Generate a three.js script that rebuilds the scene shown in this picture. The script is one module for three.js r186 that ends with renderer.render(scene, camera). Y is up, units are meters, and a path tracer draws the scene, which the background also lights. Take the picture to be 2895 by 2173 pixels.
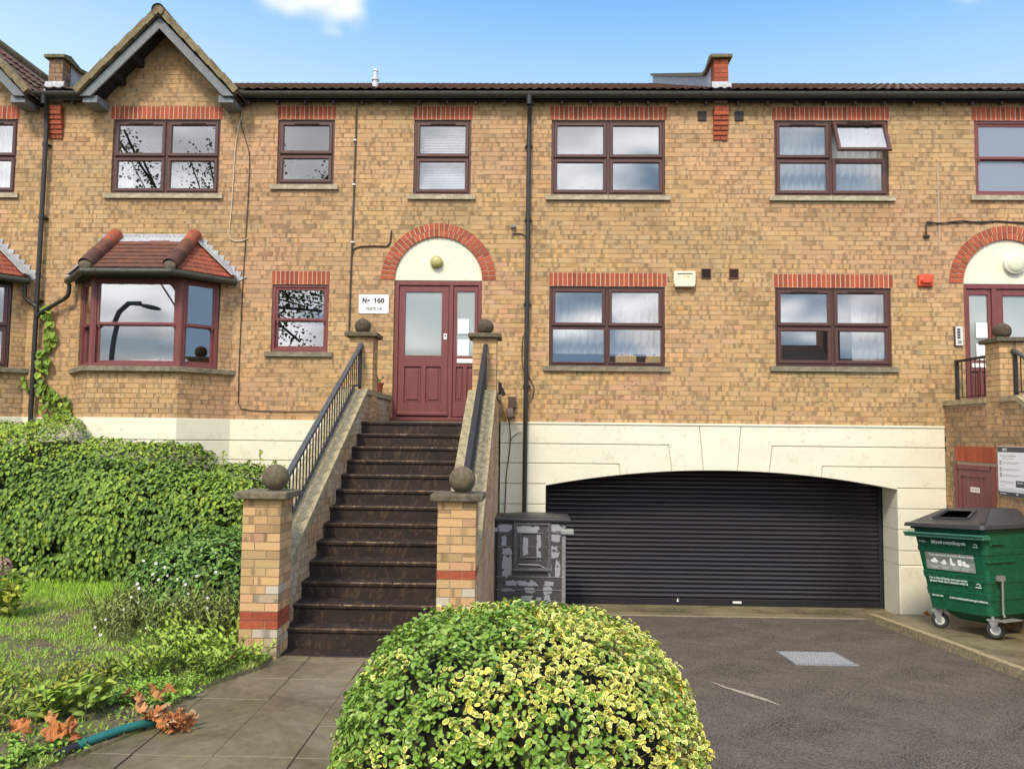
import * as THREE from 'three';
import { mergeGeometries } from 'three/addons/utils/BufferGeometryUtils.js';
import { RoundedBoxGeometry } from 'three/addons/geometries/RoundedBoxGeometry.js';
import { ImprovedNoise } from 'three/addons/math/ImprovedNoise.js';

// ---------- camera, sky, sun, exposure ----------
const scene = new THREE.Scene();
const D2R = Math.PI / 180;
const camera = new THREE.PerspectiveCamera(53.08, 4 / 3, 0.1, 600);
camera.position.set(0, 1.96, 12.1);
camera.rotation.order = 'YXZ';
camera.rotation.set(3.76 * D2R, 1.3 * D2R, 0.62 * D2R);

const noise = new ImprovedNoise();
function fbm(x, y, z, oct = 4) { let a = 0.5, s = 0, f = 1; for (let i = 0; i < oct; i++) { s += a * noise.noise(x * f, y * f, z * f); a *= 0.5; f *= 2.03; } return s; }
const clamp = (v, a = 0, b = 1) => Math.min(b, Math.max(a, v));
const sm = (a, b, v) => { const t = clamp((v - a) / (b - a)); return t * t * (3 - 2 * t); };
const lerp = (a, b, t) => a + (b - a) * t;

const SKY_LEVEL = 1.0;
{
  const W = 1024, H = 512, d = new Float32Array(W * H * 4);
  for (let j = 0; j < H; j++) for (let i = 0; i < W; i++) {
    const az = ((i + 0.5) / W - 0.5) * 2 * Math.PI, el = ((j + 0.5) / H - 0.5) * Math.PI;
    const x = Math.cos(el) * Math.cos(az), y = Math.sin(el), z = Math.cos(el) * Math.sin(az), e = el / D2R;
    const azf = Math.atan2(x, -z) / D2R, t = clamp(sm(18, 35, e) + 0.0045 * clamp(azf, -60, 60));
    let c = [lerp(0.52, 0.13, t), lerp(0.72, 0.4, t), lerp(0.92, 0.88, t)];
    const t2 = sm(32, 80, e); c = [lerp(c[0], 0.09, t2), lerp(c[1], 0.26, t2), lerp(c[2], 0.66, t2)];
    // broken cloud: sparse in front of the house, heavier behind the viewer
    const fromFront = Math.acos(clamp(-z / Math.max(1e-4, Math.hypot(x, z)), -1, 1)) / D2R;
    const q = 1.5 / (Math.abs(y) + 0.22);
    const n = fbm(x * q * 1.1 + 3.1, y * 2, z * q * 1.1 + 7.7, 6) + 0.22 * fbm(x * q * 4, y * 5, z * q * 4, 4);
    let cover = lerp(-0.75, 0.2, sm(40, 105, fromFront));
    let k = sm(-0.04, 0.3, n + cover) * (1 - 0.6 * sm(48, 70, e)) * (fromFront < 60 ? sm(45, 60, fromFront) : 1);
    // the small cloud at the upper left of the picture, and a wisp at its right edge
    const n2 = fbm(azf * 0.22, e * 0.42, 1.7, 5);
    const blob = (a0, e0, ra, re) => Math.max(0, 1 - Math.hypot((azf - a0) / ra, (e - e0) / re));
    const b1 = blob(-16.6, 30.6, 6.6, 3.2), b2 = blob(30.5, 28.6, 2.2, 2.4), b3 = blob(-32, 31, 5, 2); k = Math.max(k, b1 > 0 ? sm(0.2, 0.7, b1 * 1.2 + n2 * 1.2) : 0, b2 > 0 ? 0.7 * sm(0.25, 0.8, b2 + n2) : 0, b3 > 0 ? 0.4 * sm(0.3, 0.9, b3 + n2) : 0);
    const shade = fromFront < 50 ? 1 : 0.35 + 0.65 * sm(-0.28, 0.36, fbm(x * q * 1.7 + 9, y * 4, z * q * 1.7, 5) + 0.06);
    const cl = lerp(0.8, 2.6, shade * shade) * lerp(0.35, 1, sm(30, 70, fromFront));
    const cc = [cl * 0.97, cl * 0.985, cl * 1.02];
    c = c.map((v, m) => lerp(v, cc[m], k * sm(-2, 6, e)));
    if (el < 0) c = [0.3, 0.3, 0.28];
    const o = (j * W + i) * 4; for (let m = 0; m < 3; m++) d[o + m] = c[m] * SKY_LEVEL; d[o + 3] = 1;
  }
  const sky = new THREE.DataTexture(d, W, H, THREE.RGBAFormat, THREE.FloatType);
  sky.mapping = THREE.EquirectangularReflectionMapping; sky.magFilter = THREE.LinearFilter; sky.needsUpdate = true;
  scene.background = sky; scene.environment = sky;
}
const sun = new THREE.DirectionalLight(0xfff0da, 2.9);
sun.position.set(-6, 23, 19); sun.target.position.set(0, 1, 0);
sun.castShadow = true; sun.shadow.radius = 22; sun.shadow.mapSize.set(2048, 2048);
Object.assign(sun.shadow.camera, { left: -16, right: 16, top: 14, bottom: -10, near: 1, far: 80 });
scene.add(sun, sun.target);
const renderer = new THREE.WebGLRenderer({ antialias: true });
renderer.toneMapping = THREE.LinearToneMapping;
renderer.toneMappingExposure = 1.2;
renderer.shadowMap.enabled = true;

// ---------- helpers ----------
function mulberry(a) { return () => { a |= 0; a = (a + 0x6d2b79f5) | 0; let t = Math.imul(a ^ (a >>> 15), 1 | a); t = (t + Math.imul(t ^ (t >>> 7), 61 | t)) ^ t; return ((t ^ (t >>> 14)) >>> 0) / 4294967296; }; }
const rnd = mulberry(160);
const rr = (a, b) => a + (b - a) * rnd();
const counts = {};
function numbered(n) { const k = counts[n] = (counts[n] ?? -1) + 1; return k ? n + '_' + String(k).padStart(3, '0') : n; }
function tag(o, label, category, group, kind) { const u = o.userData; if (label) u.label = label; if (category) u.category = category; if (group) u.group = group; if (kind) u.kind = kind; return o; }
function thing(name, label, category, pos = [0, 0, 0], turn = 0, group) { const o = new THREE.Group(); o.name = numbered(name); o.position.set(...pos); o.rotation.y = turn; scene.add(o); return tag(o, label, category, group); }
function grp(name, parent, pos = [0, 0, 0], turn = 0) { const o = new THREE.Group(); o.name = name; o.position.set(...pos); o.rotation.y = turn; parent.add(o); return o; }
function mesh(name, geo, mat, parent) { const m = new THREE.Mesh(geo, mat); m.name = parent === scene ? numbered(name) : name; m.castShadow = m.receiveShadow = true; parent.add(m); return m; }
function boxUV(g0) { // uv in metres, projected along each face's main axis
  const g = g0.index ? g0.toNonIndexed() : g0; const p = g.attributes.position, uv = new Float32Array(p.count * 2);
  const a = new THREE.Vector3(), b = new THREE.Vector3(), c = new THREE.Vector3();
  for (let i = 0; i < p.count; i += 3) {
    a.fromBufferAttribute(p, i); b.fromBufferAttribute(p, i + 1); c.fromBufferAttribute(p, i + 2);
    const n = b.clone().sub(a).cross(c.clone().sub(a)); const ax = Math.abs(n.x), ay = Math.abs(n.y), az = Math.abs(n.z);
    [a, b, c].forEach((v, k) => { const u = ax > ay && ax > az ? [v.z, v.y] : ay > az ? [v.x, v.z] : [v.x, v.y]; uv[(i + k) * 2] = u[0]; uv[(i + k) * 2 + 1] = u[1]; });
  }
  g.setAttribute('uv', new THREE.BufferAttribute(uv, 2)); return g;
}
function ready(g0, color, keepUV) {
  let g = keepUV ? (g0.index ? g0.toNonIndexed() : g0) : boxUV(g0);
  if (!g.attributes.normal) g.computeVertexNormals();
  const n = g.attributes.position.count; if (!g.attributes.color || color) { const c = new Float32Array(n * 3), v = color || [1, 1, 1]; for (let i = 0; i < n; i++) c.set(v, i * 3); g.setAttribute('color', new THREE.BufferAttribute(c, 3)); }
  for (const k of Object.keys(g.attributes)) if (!['position', 'normal', 'uv', 'color'].includes(k)) g.deleteAttribute(k);
  return g;
}
class MB {
  constructor() { this.l = []; }
  add(g, color, keepUV) { this.l.push(ready(g, color, keepUV)); return this; }
  box(x0, x1, y0, y1, z0, z1, color) { const g = new THREE.BoxGeometry(x1 - x0, y1 - y0, z1 - z0); g.translate((x0 + x1) / 2, (y0 + y1) / 2, (z0 + z1) / 2); return this.add(g, color); }
  rbox(x0, x1, y0, y1, z0, z1, r = 0.008, color) { const g = new RoundedBoxGeometry(x1 - x0, y1 - y0, z1 - z0, 2, r); g.translate((x0 + x1) / 2, (y0 + y1) / 2, (z0 + z1) / 2); return this.add(g, color); }
  tube(pts, r, seg = 8, n, color) { const c = pts.length === 2 ? new THREE.LineCurve3(new THREE.Vector3(...pts[0]), new THREE.Vector3(...pts[1])) : new THREE.CatmullRomCurve3(pts.map((p) => new THREE.Vector3(...p)), false, 'catmullrom', 0.3); return this.add(new THREE.TubeGeometry(c, n || Math.max(1, pts.length * 5 - 9), r, seg, false), color); }
  bar(a, b, w, h, color) { // square bar between two points
    const A = new THREE.Vector3(...a), B = new THREE.Vector3(...b), L = A.distanceTo(B); const g = new THREE.BoxGeometry(w, h, L);
    const m = new THREE.Matrix4().lookAt(A, B, new THREE.Vector3(0, 1, 0.001)); m.setPosition(A.clone().add(B).multiplyScalar(0.5)); g.applyMatrix4(m); return this.add(g, color);
  }
  poly(pts, depth, z = 0, bevel = 0, color, holes = []) { // outline in x,y pushed out to +z
    const s = new THREE.Shape(pts.map((p) => new THREE.Vector2(...p))); for (const h of holes) s.holes.push(new THREE.Path(h.map((p) => new THREE.Vector2(...p))));
    const g = new THREE.ExtrudeGeometry(s, { depth: depth - 2 * bevel, bevelEnabled: bevel > 0, bevelSize: bevel, bevelThickness: bevel, bevelOffset: -bevel, bevelSegments: 1, curveSegments: 4 }); g.translate(0, 0, z + bevel); return this.add(g, color);
  }
  side(pts, x0, x1, color) { // outline in z,y extruded along x
    const s = new THREE.Shape(pts.map((p) => new THREE.Vector2(-p[0], p[1]))); const g = new THREE.ExtrudeGeometry(s, { depth: x1 - x0, bevelEnabled: false }); g.rotateY(Math.PI / 2); g.translate(x0, 0, 0); return this.add(g, color);
  }
  plan(pts, y0, y1, bevel = 0, color) { // outline in x,z extruded upwards
    const s = new THREE.Shape(pts.map((p) => new THREE.Vector2(p[0], -p[1]))); const g = new THREE.ExtrudeGeometry(s, { depth: y1 - y0 - 2 * bevel, bevelEnabled: bevel > 0, bevelSize: bevel, bevelThickness: bevel, bevelOffset: -bevel, bevelSegments: 1 }); g.rotateX(-Math.PI / 2); g.translate(0, y0 + bevel, 0); return this.add(g, color);
  }
  cyl(x, y, z, r0, r1, h, seg = 20, color) { const g = new THREE.CylinderGeometry(r1, r0, h, seg); g.translate(x, y + h / 2, z); return this.add(g, color); }
  ball(x, y, z, r, color) { const g = new THREE.SphereGeometry(r, 28, 20); g.translate(x, y, z); return this.add(g, color); }
  geo() { return this.l.length === 1 ? this.l[0] : mergeGeometries(this.l); }
  build(name, mat, parent) { return mesh(name, this.geo(), mat, parent); }
}
const mb = () => new MB();

// ---------- textures ----------
function dataTex(w, h, fn, repeatX = 1, repeatY = repeatX) { const d = new Uint8Array(w * h * 4); for (let y = 0; y < h; y++) for (let x = 0; x < w; x++) { const v = fn(x / w, y / h, x, y), o = (y * w + x) * 4; for (let k = 0; k < 3; k++) d[o + k] = clamp(Array.isArray(v) ? v[k] : v) * 255; d[o + 3] = 255; } const t = new THREE.DataTexture(d, w, h); t.wrapS = t.wrapT = THREE.RepeatWrapping; t.magFilter = THREE.LinearFilter; t.repeat.set(repeatX, repeatY); t.needsUpdate = true; return t; }
// noise that wraps round: s = cells per tile
const wrapN = (u, v, s, seed, oct = 3) => { let a = 0.5, r = 0; for (let o = 0; o < oct; o++) { const P = 2 * Math.PI, R = s / P; r += a * noise.noise(Math.cos(u * P) * R + seed, Math.sin(u * P) * R + Math.cos(v * P) * R, Math.sin(v * P) * R + seed * 1.7); a *= 0.55; s *= 2.1; } return r; };
const h2 = mulberry(7);
const T = {};
const CW = 4, CH = 12; // brick face atlas
{
  const cells = []; for (let i = 0; i < CW * CH; i++) { const b = [], n = [0, 1, 2, 2, 3, 4][Math.floor(h2() * 6)]; for (let k = 0; k < n; k++) b.push([h2() * 0.95, 0.07 + 0.1 * h2(), 0.4 + 0.6 * h2(), h2() < 0.75 ? 2 : 0.5, h2()]); cells.push({ b, base: 0.94 + 0.13 * h2(), dark: h2() < 0.07 ? 0.35 + 0.4 * h2() : 0, warm: h2() }); }
  T.brick = dataTex(1024, 1024, (u, v) => {
    const cx = Math.floor(u * CW), cy = Math.floor(v * CH), c = cells[cy * CW + cx], fx = u * CW - cx, fy = v * CH - cy;
    const n = fbm(u * 60, v * 60, 2, 3), n2 = fbm(u * 22, v * 70, 5, 3); let m = c.dark;
    for (const [x, w, a, hh, y] of c.b) { const dx = Math.abs(fx - x) + n2 * 0.07, dy = hh > 1 ? 0 : Math.max(0, Math.abs(fy - y) - 0.3); m = Math.max(m, a * (1 - sm(w * 0.55, w * 1.05, dx + dy * 0.5))); }
    const g = c.base * (1 + n * 0.22); return [g * lerp(1, 0.56, m), g * lerp(0.98 + 0.05 * c.warm, 0.57, m), g * lerp(0.97 + 0.1 * c.warm, 0.58, m)].map((q) => q * 0.94);
  });
}
T.grain = dataTex(512, 512, (u, v) => 0.82 + wrapN(u, v, 40, 3, 3) * 0.35 + wrapN(u, v, 6, 9, 2) * 0.2);
T.grainBump = dataTex(512, 512, (u, v) => 0.5 + wrapN(u, v, 60, 5, 3) * 0.8);
T.render = dataTex(1024, 512, (u, v) => { const st = wrapN(u, v, 5, 4, 4), s2 = wrapN(u * 1, v, 60, 8, 2), dr = Math.max(0, wrapN(u, v * 0.5, 24, 2, 3) - 0.18); const g = 0.95 + st * 0.1 + s2 * 0.05; return [g - dr * 0.5, g - dr * 0.5, g * 0.99 - dr * 0.62]; }, 0.35, 0.5);
T.asphalt = dataTex(1024, 1024, (u, v) => { const a = wrapN(u, v, 170, 3, 2), b = wrapN(u, v, 5, 6, 3), sp = h2(); const c2 = wrapN(u, v, 90, 12, 2); const g = 0.62 + a * 1.4 + c2 * 0.45 + b * 0.4 + (sp > 0.985 ? 0.6 : 0) + (h2() - 0.5) * 0.3; return [g, g * 0.985, g * 0.96]; }, 0.5);
T.asphaltBump = dataTex(1024, 1024, (u, v) => 0.5 + wrapN(u, v, 170, 3, 2) * 1.0 + (h2() - 0.5) * 0.2, 0.5);
T.wet = dataTex(512, 512, (u, v) => { const a = wrapN(u, v, 3, 11, 4), b = wrapN(u, v, 40, 2, 3), m = sm(-0.12, 0.25, wrapN(u, v, 4, 21, 4)); const g = 0.74 + a * 0.55 + b * 0.3; return [g * lerp(1, 0.86, m), g * lerp(0.97, 0.9, m), g * lerp(0.9, 0.7, m)]; }, 0.4);
T.wetRough = dataTex(512, 512, (u, v) => { const g = clamp(0.62 + wrapN(u, v, 3, 11, 4) * 1.1); return [1, g, 1]; }, 0.4);
T.stone = dataTex(512, 512, (u, v) => { const a = wrapN(u, v, 8, 3, 4), b = wrapN(u, v, 50, 7, 2), li = sm(0.12, 0.22, wrapN(u, v, 26, 31, 3)); const g = 0.72 + a * 0.7 + b * 0.35; return [g + li * 0.2, g * 0.97 + li * 0.22, g * 0.86 + li * 0.14]; }, 1.4);
T.step = dataTex(1024, 512, (u, v) => { const a = wrapN(u, v, 6, 13, 4), st = sm(0.06, 0.26, wrapN(u, v * 0.25, 34, 3, 3)) * sm(0.0, 0.5, 0.55 + wrapN(u, v, 7, 4, 2)), sp = sm(0.3, 0.36, wrapN(u, v, 60, 41, 2)); const g = 0.42 + a * 0.45; return [g + st * 0.9 + sp * 1.2, g * 0.82 + st * 0.62 + sp * 1.1, g * 0.7 + st * 0.42 + sp]; }, 0.7, 1.1);
T.lead = dataTex(256, 256, (u, v) => { const g = 0.8 + wrapN(u, v * 0.4, 14, 3, 4) * 0.6; return [g, g, g * 1.01]; }, 2);
T.rust = dataTex(512, 512, (u, v) => { const g = 0.78 + wrapN(u, v, 12, 17, 4) * 0.55, m = sm(0.1, 0.3, wrapN(u, v, 20, 5, 3)); return [g + m * 0.3, g + m * 0.32, g + m * 0.3]; }, 2);
T.wood = dataTex(256, 512, (u, v) => 0.88 + wrapN(u, v * 0.2, 22, 3, 3) * 0.3 + wrapN(u, v, 5, 8, 2) * 0.15, 3, 1);
T.roof = dataTex(512, 512, (u, v) => { const a = wrapN(u, v, 12, 3, 4), m = sm(0.02, 0.25, wrapN(u, v, 26, 9, 3)); const g = 0.78 + a * 0.9, l = sm(0.2, 0.32, wrapN(u, v, 34, 55, 2)); return [lerp(g, 0.75, m) + l * 0.7, lerp(g * 0.98, 0.8, m) + l * 0.75, lerp(g * 0.95, 0.5, m) + l * 0.6]; }, 1.2);
T.soil = dataTex(512, 512, (u, v) => { const a = wrapN(u, v, 6, 3, 3), b = wrapN(u, v, 60, 7, 3), gr = sm(-0.1, 0.15, wrapN(u, v, 5, 31, 3)); const g = 0.65 + b * 0.9 + a * 0.3; return [g * lerp(0.22, 0.17, gr), g * lerp(0.165, 0.19, gr), g * lerp(0.1, 0.06, gr)]; }, 0.6);

const std = (c, rough = 0.85, o = {}) => new THREE.MeshStandardMaterial({ color: new THREE.Color().setRGB(...c), roughness: rough, ...o });
const rep = (t, x, y = x) => { const c = t.clone(); c.repeat.set(x, y); c.needsUpdate = true; return c; };
const M = {
  brick: std([1, 1, 1], 0.92, { map: T.brick, vertexColors: true }),
  red: std([0.42, 0.095, 0.04], 0.85, { map: T.grain, vertexColors: true, bumpMap: T.grainBump, bumpScale: 0.002 }),
  mortar: std([0.5, 0.37, 0.21], 0.95, { map: rep(T.grain, 1.5) }),
  mortarLight: std([0.56, 0.45, 0.33], 0.95), mortarPale: std([0.5, 0.4, 0.28], 0.95, { map: rep(T.grain, 1.5) }),
  render: std([0.8, 0.775, 0.62], 0.75, { map: T.render, bumpMap: rep(T.grainBump, 2), bumpScale: 0.0015 }),
  upvc: std([0.085, 0.034, 0.027], 0.38), timber: std([0.2, 0.055, 0.051], 0.5, { map: T.wood, bumpMap: T.wood, bumpScale: 0.001 }),
  frameDark: std([0.02, 0.012, 0.012], 0.6),
  sill: std([0.5, 0.45, 0.35], 0.85, { map: T.stone }), sillDark: std([0.28, 0.25, 0.2], 0.9, { map: T.stone }),
  coping: std([0.46, 0.39, 0.26], 0.95, { map: rep(T.stone, 2.5), bumpMap: rep(T.grainBump, 3), bumpScale: 0.003 }), mossy: std([0.2, 0.185, 0.115], 0.95, { map: rep(T.stone, 2) }), capDark: std([0.16, 0.135, 0.1], 0.9, { map: rep(T.stone, 2), bumpMap: rep(T.stone, 2), bumpScale: 0.005 }),
  ball: std([0.175, 0.145, 0.098], 0.95, { map: rep(T.stone, 3), bumpMap: rep(T.stone, 3), bumpScale: 0.006 }), ballDark: std([0.11, 0.085, 0.06], 0.92, { map: rep(T.stone, 3), bumpMap: rep(T.stone, 3), bumpScale: 0.006 }),
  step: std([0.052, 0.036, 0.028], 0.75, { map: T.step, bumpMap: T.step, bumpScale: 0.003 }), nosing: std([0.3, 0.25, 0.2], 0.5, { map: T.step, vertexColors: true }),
  iron: std([0.032, 0.032, 0.034], 0.75, { map: T.rust, bumpMap: T.rust, bumpScale: 0.001 }), ironThin: std([0.014, 0.015, 0.018], 0.5),
  rail: std([0.09, 0.095, 0.098], 0.75, { map: T.rust }),
  gutter: std([0.055, 0.055, 0.042], 0.5, { map: T.roof }), pipe: std([0.022, 0.021, 0.019], 0.4), fascia: std([0.009, 0.007, 0.007], 0.7),
  barge: std([0.2, 0.22, 0.232], 0.8, { map: rep(T.wood, 2, 2), bumpMap: rep(T.wood, 2, 2), bumpScale: 0.002 }), soffit: std([0.02, 0.017, 0.016], 0.8), soffit2: std([0.09, 0.085, 0.08], 0.8),
  tile: std([0.16, 0.1, 0.072], 0.9, { map: T.roof, vertexColors: true, bumpMap: T.grainBump, bumpScale: 0.003 }), tileVerge: std([0.25, 0.205, 0.125], 0.95, { map: T.stone, bumpMap: T.stone, bumpScale: 0.008 }),
  clay: std([0.36, 0.1, 0.055], 0.85, { map: rep(T.roof, 0.9), vertexColors: true }),
  lead: std([0.5, 0.52, 0.54], 0.6, { map: T.lead }), white: std([0.78, 0.78, 0.75], 0.5), plastic: std([0.72, 0.7, 0.58], 0.45),
  room: std([0.2, 0.18, 0.15], 0.95), cable: std([0.03, 0.024, 0.02], 0.6), cablePale: std([0.6, 0.52, 0.38], 0.6),
  asphalt: std([0.165, 0.136, 0.107], 0.9, { map: T.asphalt, bumpMap: T.asphaltBump, bumpScale: 0.0035 }),
  paving: std([0.275, 0.225, 0.16], 0.85, { map: T.wet, roughnessMap: T.wetRough, bumpMap: rep(T.grainBump, 3), bumpScale: 0.002 }), concrete: std([0.3, 0.25, 0.17], 1, { map: T.wet, roughnessMap: T.wetRough, bumpMap: rep(T.grainBump, 2), bumpScale: 0.003 }),
  soil: std([1, 1, 1], 1, { map: T.soil, bumpMap: T.soil, bumpScale: 0.02 }),
  shutter: std([0.019, 0.018, 0.023], 0.24), glass: new THREE.MeshPhysicalMaterial({ color: 0xffffff, roughness: 0.0, transmission: 1, thickness: 0, ior: 2.3 }),
  frost: new THREE.MeshPhysicalMaterial({ color: new THREE.Color().setRGB(0.42, 0.47, 0.45), roughness: 0.07, transmission: 0.35, thickness: 0, ior: 2.2 }),
  frostBlue: new THREE.MeshPhysicalMaterial({ color: new THREE.Color().setRGB(0.3, 0.36, 0.45), roughness: 0.2, transmission: 0.35, thickness: 0, ior: 1.8 }),
  net: new THREE.MeshPhysicalMaterial({ color: new THREE.Color().setRGB(0.62, 0.63, 0.64), roughness: 1, transmission: 0.35, thickness: 0 }),
};
for (const k of Object.keys(M)) M[k].name = k;

// ---------- brickwork ----------
const BUFF = [0.54, 0.345, 0.163], PINK = [0.55, 0.322, 0.175], OLIVE = [0.455, 0.31, 0.145];
function brickGeo(b, d, cell, tint, yoff = 0) { // b: x0b x1b x0t x1t y0 y1 in the wall's plane, d deep
  const [x0b, x1b, x0t, x1t, y0, y1] = b; const P = [[x0b, y0, 0], [x1b, y0, 0], [x1t, y1, 0], [x0t, y1, 0], [x0b, y0, -d], [x1b, y0, -d], [x1t, y1, -d], [x0t, y1, -d]];
  const cx = cell % CW, cy = Math.floor(cell / CW) % CH, U = (x) => (cx + 0.02 + 0.96 * clamp((x - Math.min(x0b, x0t)) / 0.215)) / CW, V = (y) => (cy + 0.04 + 0.92 * clamp((y - y0) / 0.066)) / CH;
  const pos = [], nor = [], uv = []; const face = (ids, n, uvs) => { for (const k of [0, 1, 2, 0, 2, 3]) { pos.push(...P[ids[k]]); nor.push(...n); uv.push(...uvs[k]); } };
  const f = [[U(x0b), V(y0)], [U(x1b), V(y0)], [U(x1t), V(y1)], [U(x0t), V(y1)]]; const e = [f[0], [f[0][0] + 0.02, f[0][1]], [f[3][0] + 0.02, f[3][1]], f[3]];
  face([0, 1, 2, 3], [0, 0, 1], f); face([1, 5, 6, 2], [1, 0, 0], e); face([4, 0, 3, 7], [-1, 0, 0], e); face([3, 2, 6, 7], [0, 1, 0], e); face([4, 5, 1, 0], [0, -1, 0], e); face([5, 4, 7, 6], [0, 0, -1], f);
  const g = new THREE.BufferGeometry(); g.setAttribute('position', new THREE.BufferAttribute(new Float32Array(pos), 3)); g.setAttribute('normal', new THREE.BufferAttribute(new Float32Array(nor), 3)); g.setAttribute('uv', new THREE.BufferAttribute(new Float32Array(uv), 2));
  const c = new Float32Array(pos.length); for (let i = 0; i < pos.length; i += 3) c.set(tint, i); g.setAttribute('color', new THREE.BufferAttribute(c, 3)); return g;
}
const BH = 0.067, BL = 0.216, CP = 0.075, BASE = 2.155;
const sillStains = [[-6.9, -4.98, 5.7], [-4.2, -3.1, 5.86], [-1.98, -0.9, 5.7], [0.24, 2.22, 5.7], [3.8, 5.76, 5.7], [-4.22, -3.14, 3.16], [0.22, 2.21, 2.97], [3.77, 5.76, 3.0]];
function brickTint(x, y, z = 0) {
  let wear = 1; if (Math.abs(z) < 0.05) for (const [a, b, t] of sillStains) if (x > a && x < b && y < t && y > t - 0.7) wear -= (0.12 + 0.35 * clamp(fbm(x * 2.2, y * 0.6, 3, 3) + 0.15)) * sm(0.7, 0, t - y);
  wear -= 0.16 * clamp(fbm(x * 0.55 + 7, y * 0.8, 9, 3) * 2); const p = fbm(x * 0.35 + 4, y * 0.5, z + 2, 3), o = fbm(x * 0.4 + 20, y * 0.9 + 3, z, 3); let c = BUFF.map((v, k) => lerp(v, PINK[k], clamp(p * 2.2 + 0.25))); c = c.map((v, k) => lerp(v, OLIVE[k], clamp(o * 2.4))); const j = rr(0.9, 1.1), w = rr(-0.02, 0.02); return [(c[0] * j + w) * wear, c[1] * j * wear, (c[2] * j - w * 0.5) * wear]; }
function cut(list, l, r) { // remove [l,r] (each {b,t}) from intervals
  const out = [], m = (e) => (e.b + e.t) / 2; for (const [a, b] of list) { if (m(r) <= m(a) || m(l) >= m(b)) { out.push([a, b]); continue; } if (m(l) > m(a)) out.push([a, l]); if (m(r) < m(b)) out.push([r, b]); } return out;
}
const flat = (v) => ({ b: v, t: v });
// one course after another; spans(y0,y1) gives the intervals to fill; sink(brick) receives them
function course(y, j, spans, sink) {
  const off = (j % 2) * 0.1125 + (Math.floor(j / 5) % 3) * 0.028; for (const [L, R] of spans) {
    const l = Math.min(L.b, L.t), r = Math.max(R.b, R.t); for (let k = Math.floor((l - off) / 0.225) - 1; k * 0.225 + off < r; k++) {
      const a = k * 0.225 + off, b = a + BL; const A = a <= (L.b + L.t) / 2 ? L : flat(a), B = b >= (R.b + R.t) / 2 ? R : flat(b); if (Math.min(B.b - A.b, B.t - A.t) < 0.02) continue;
      sink({ q: [A.b, B.b, A.t, B.t, y, y + BH], full: A !== L && B !== R, x: (A.b + B.b) / 2, y, j });
    }
  }
}
const fullCells = []; // shared geometries of whole bricks
{ for (let t = 0; t < 3; t++) for (let i = 0; i < 22; i++) { const base = [BUFF, PINK, OLIVE][t], j = rr(0.9, 1.1), w = rr(-0.02, 0.02); fullCells.push(brickGeo([0, BL, 0, BL, 0, BH], 0.1025, Math.floor(rnd() * CW * CH), [base[0] * j + w, base[1] * j, base[2] * j - w * 0.5])); } }
function tintClass(t) { const d = (c) => Math.abs(t[0] / t[1] - c[0] / c[1]) * 2 + Math.abs(t[1] - c[1]) * 2; return [BUFF, PINK, OLIVE].map(d).reduce((b, v, i, a) => (v < a[b] ? i : b), 0); }
// frame: {o:[x,y,z], u:[..], n:[..]}; bricks near `focus` become parts one by one, the rest one mass
function layBricks(parent, frame, bricks, focus, limit, tintF = brickTint) {
  const m = new THREE.Matrix4().makeBasis(new THREE.Vector3(...frame.u), new THREE.Vector3(0, 1, 0), new THREE.Vector3(...frame.n)).setPosition(...frame.o);
  const fulls = limit ? bricks.filter((b) => b.full).sort((a, b) => Math.hypot(a.x - focus[0], a.y - focus[1]) - Math.hypot(b.x - focus[0], b.y - focus[1])).slice(0, limit) : [];
  const one = new Set(fulls), rest = []; const v = new THREE.Vector3();
  for (const b of bricks) {
    v.set(b.x, b.y, 0).applyMatrix4(m); const t = b.tint || tintF(v.x, v.y, v.z);
    const out = rr(-0.003, 0.003);
    if (one.has(b)) { const s = mesh('brick', fullCells[tintClass(t) * 22 + Math.floor(rnd() * 22)], M.brick, parent); s.applyMatrix4(m.clone().multiply(new THREE.Matrix4().makeTranslation(b.q[0], b.q[4], out))); } else { const g = brickGeo(b.q, 0.1, Math.floor(rnd() * CW * CH), t); g.translate(0, 0, out); g.applyMatrix4(m); rest.push(g); }
  }
  return rest;
}
const FRONT = { o: [0, 0, 0], u: [1, 0, 0], n: [0, 0, 1] };

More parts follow.
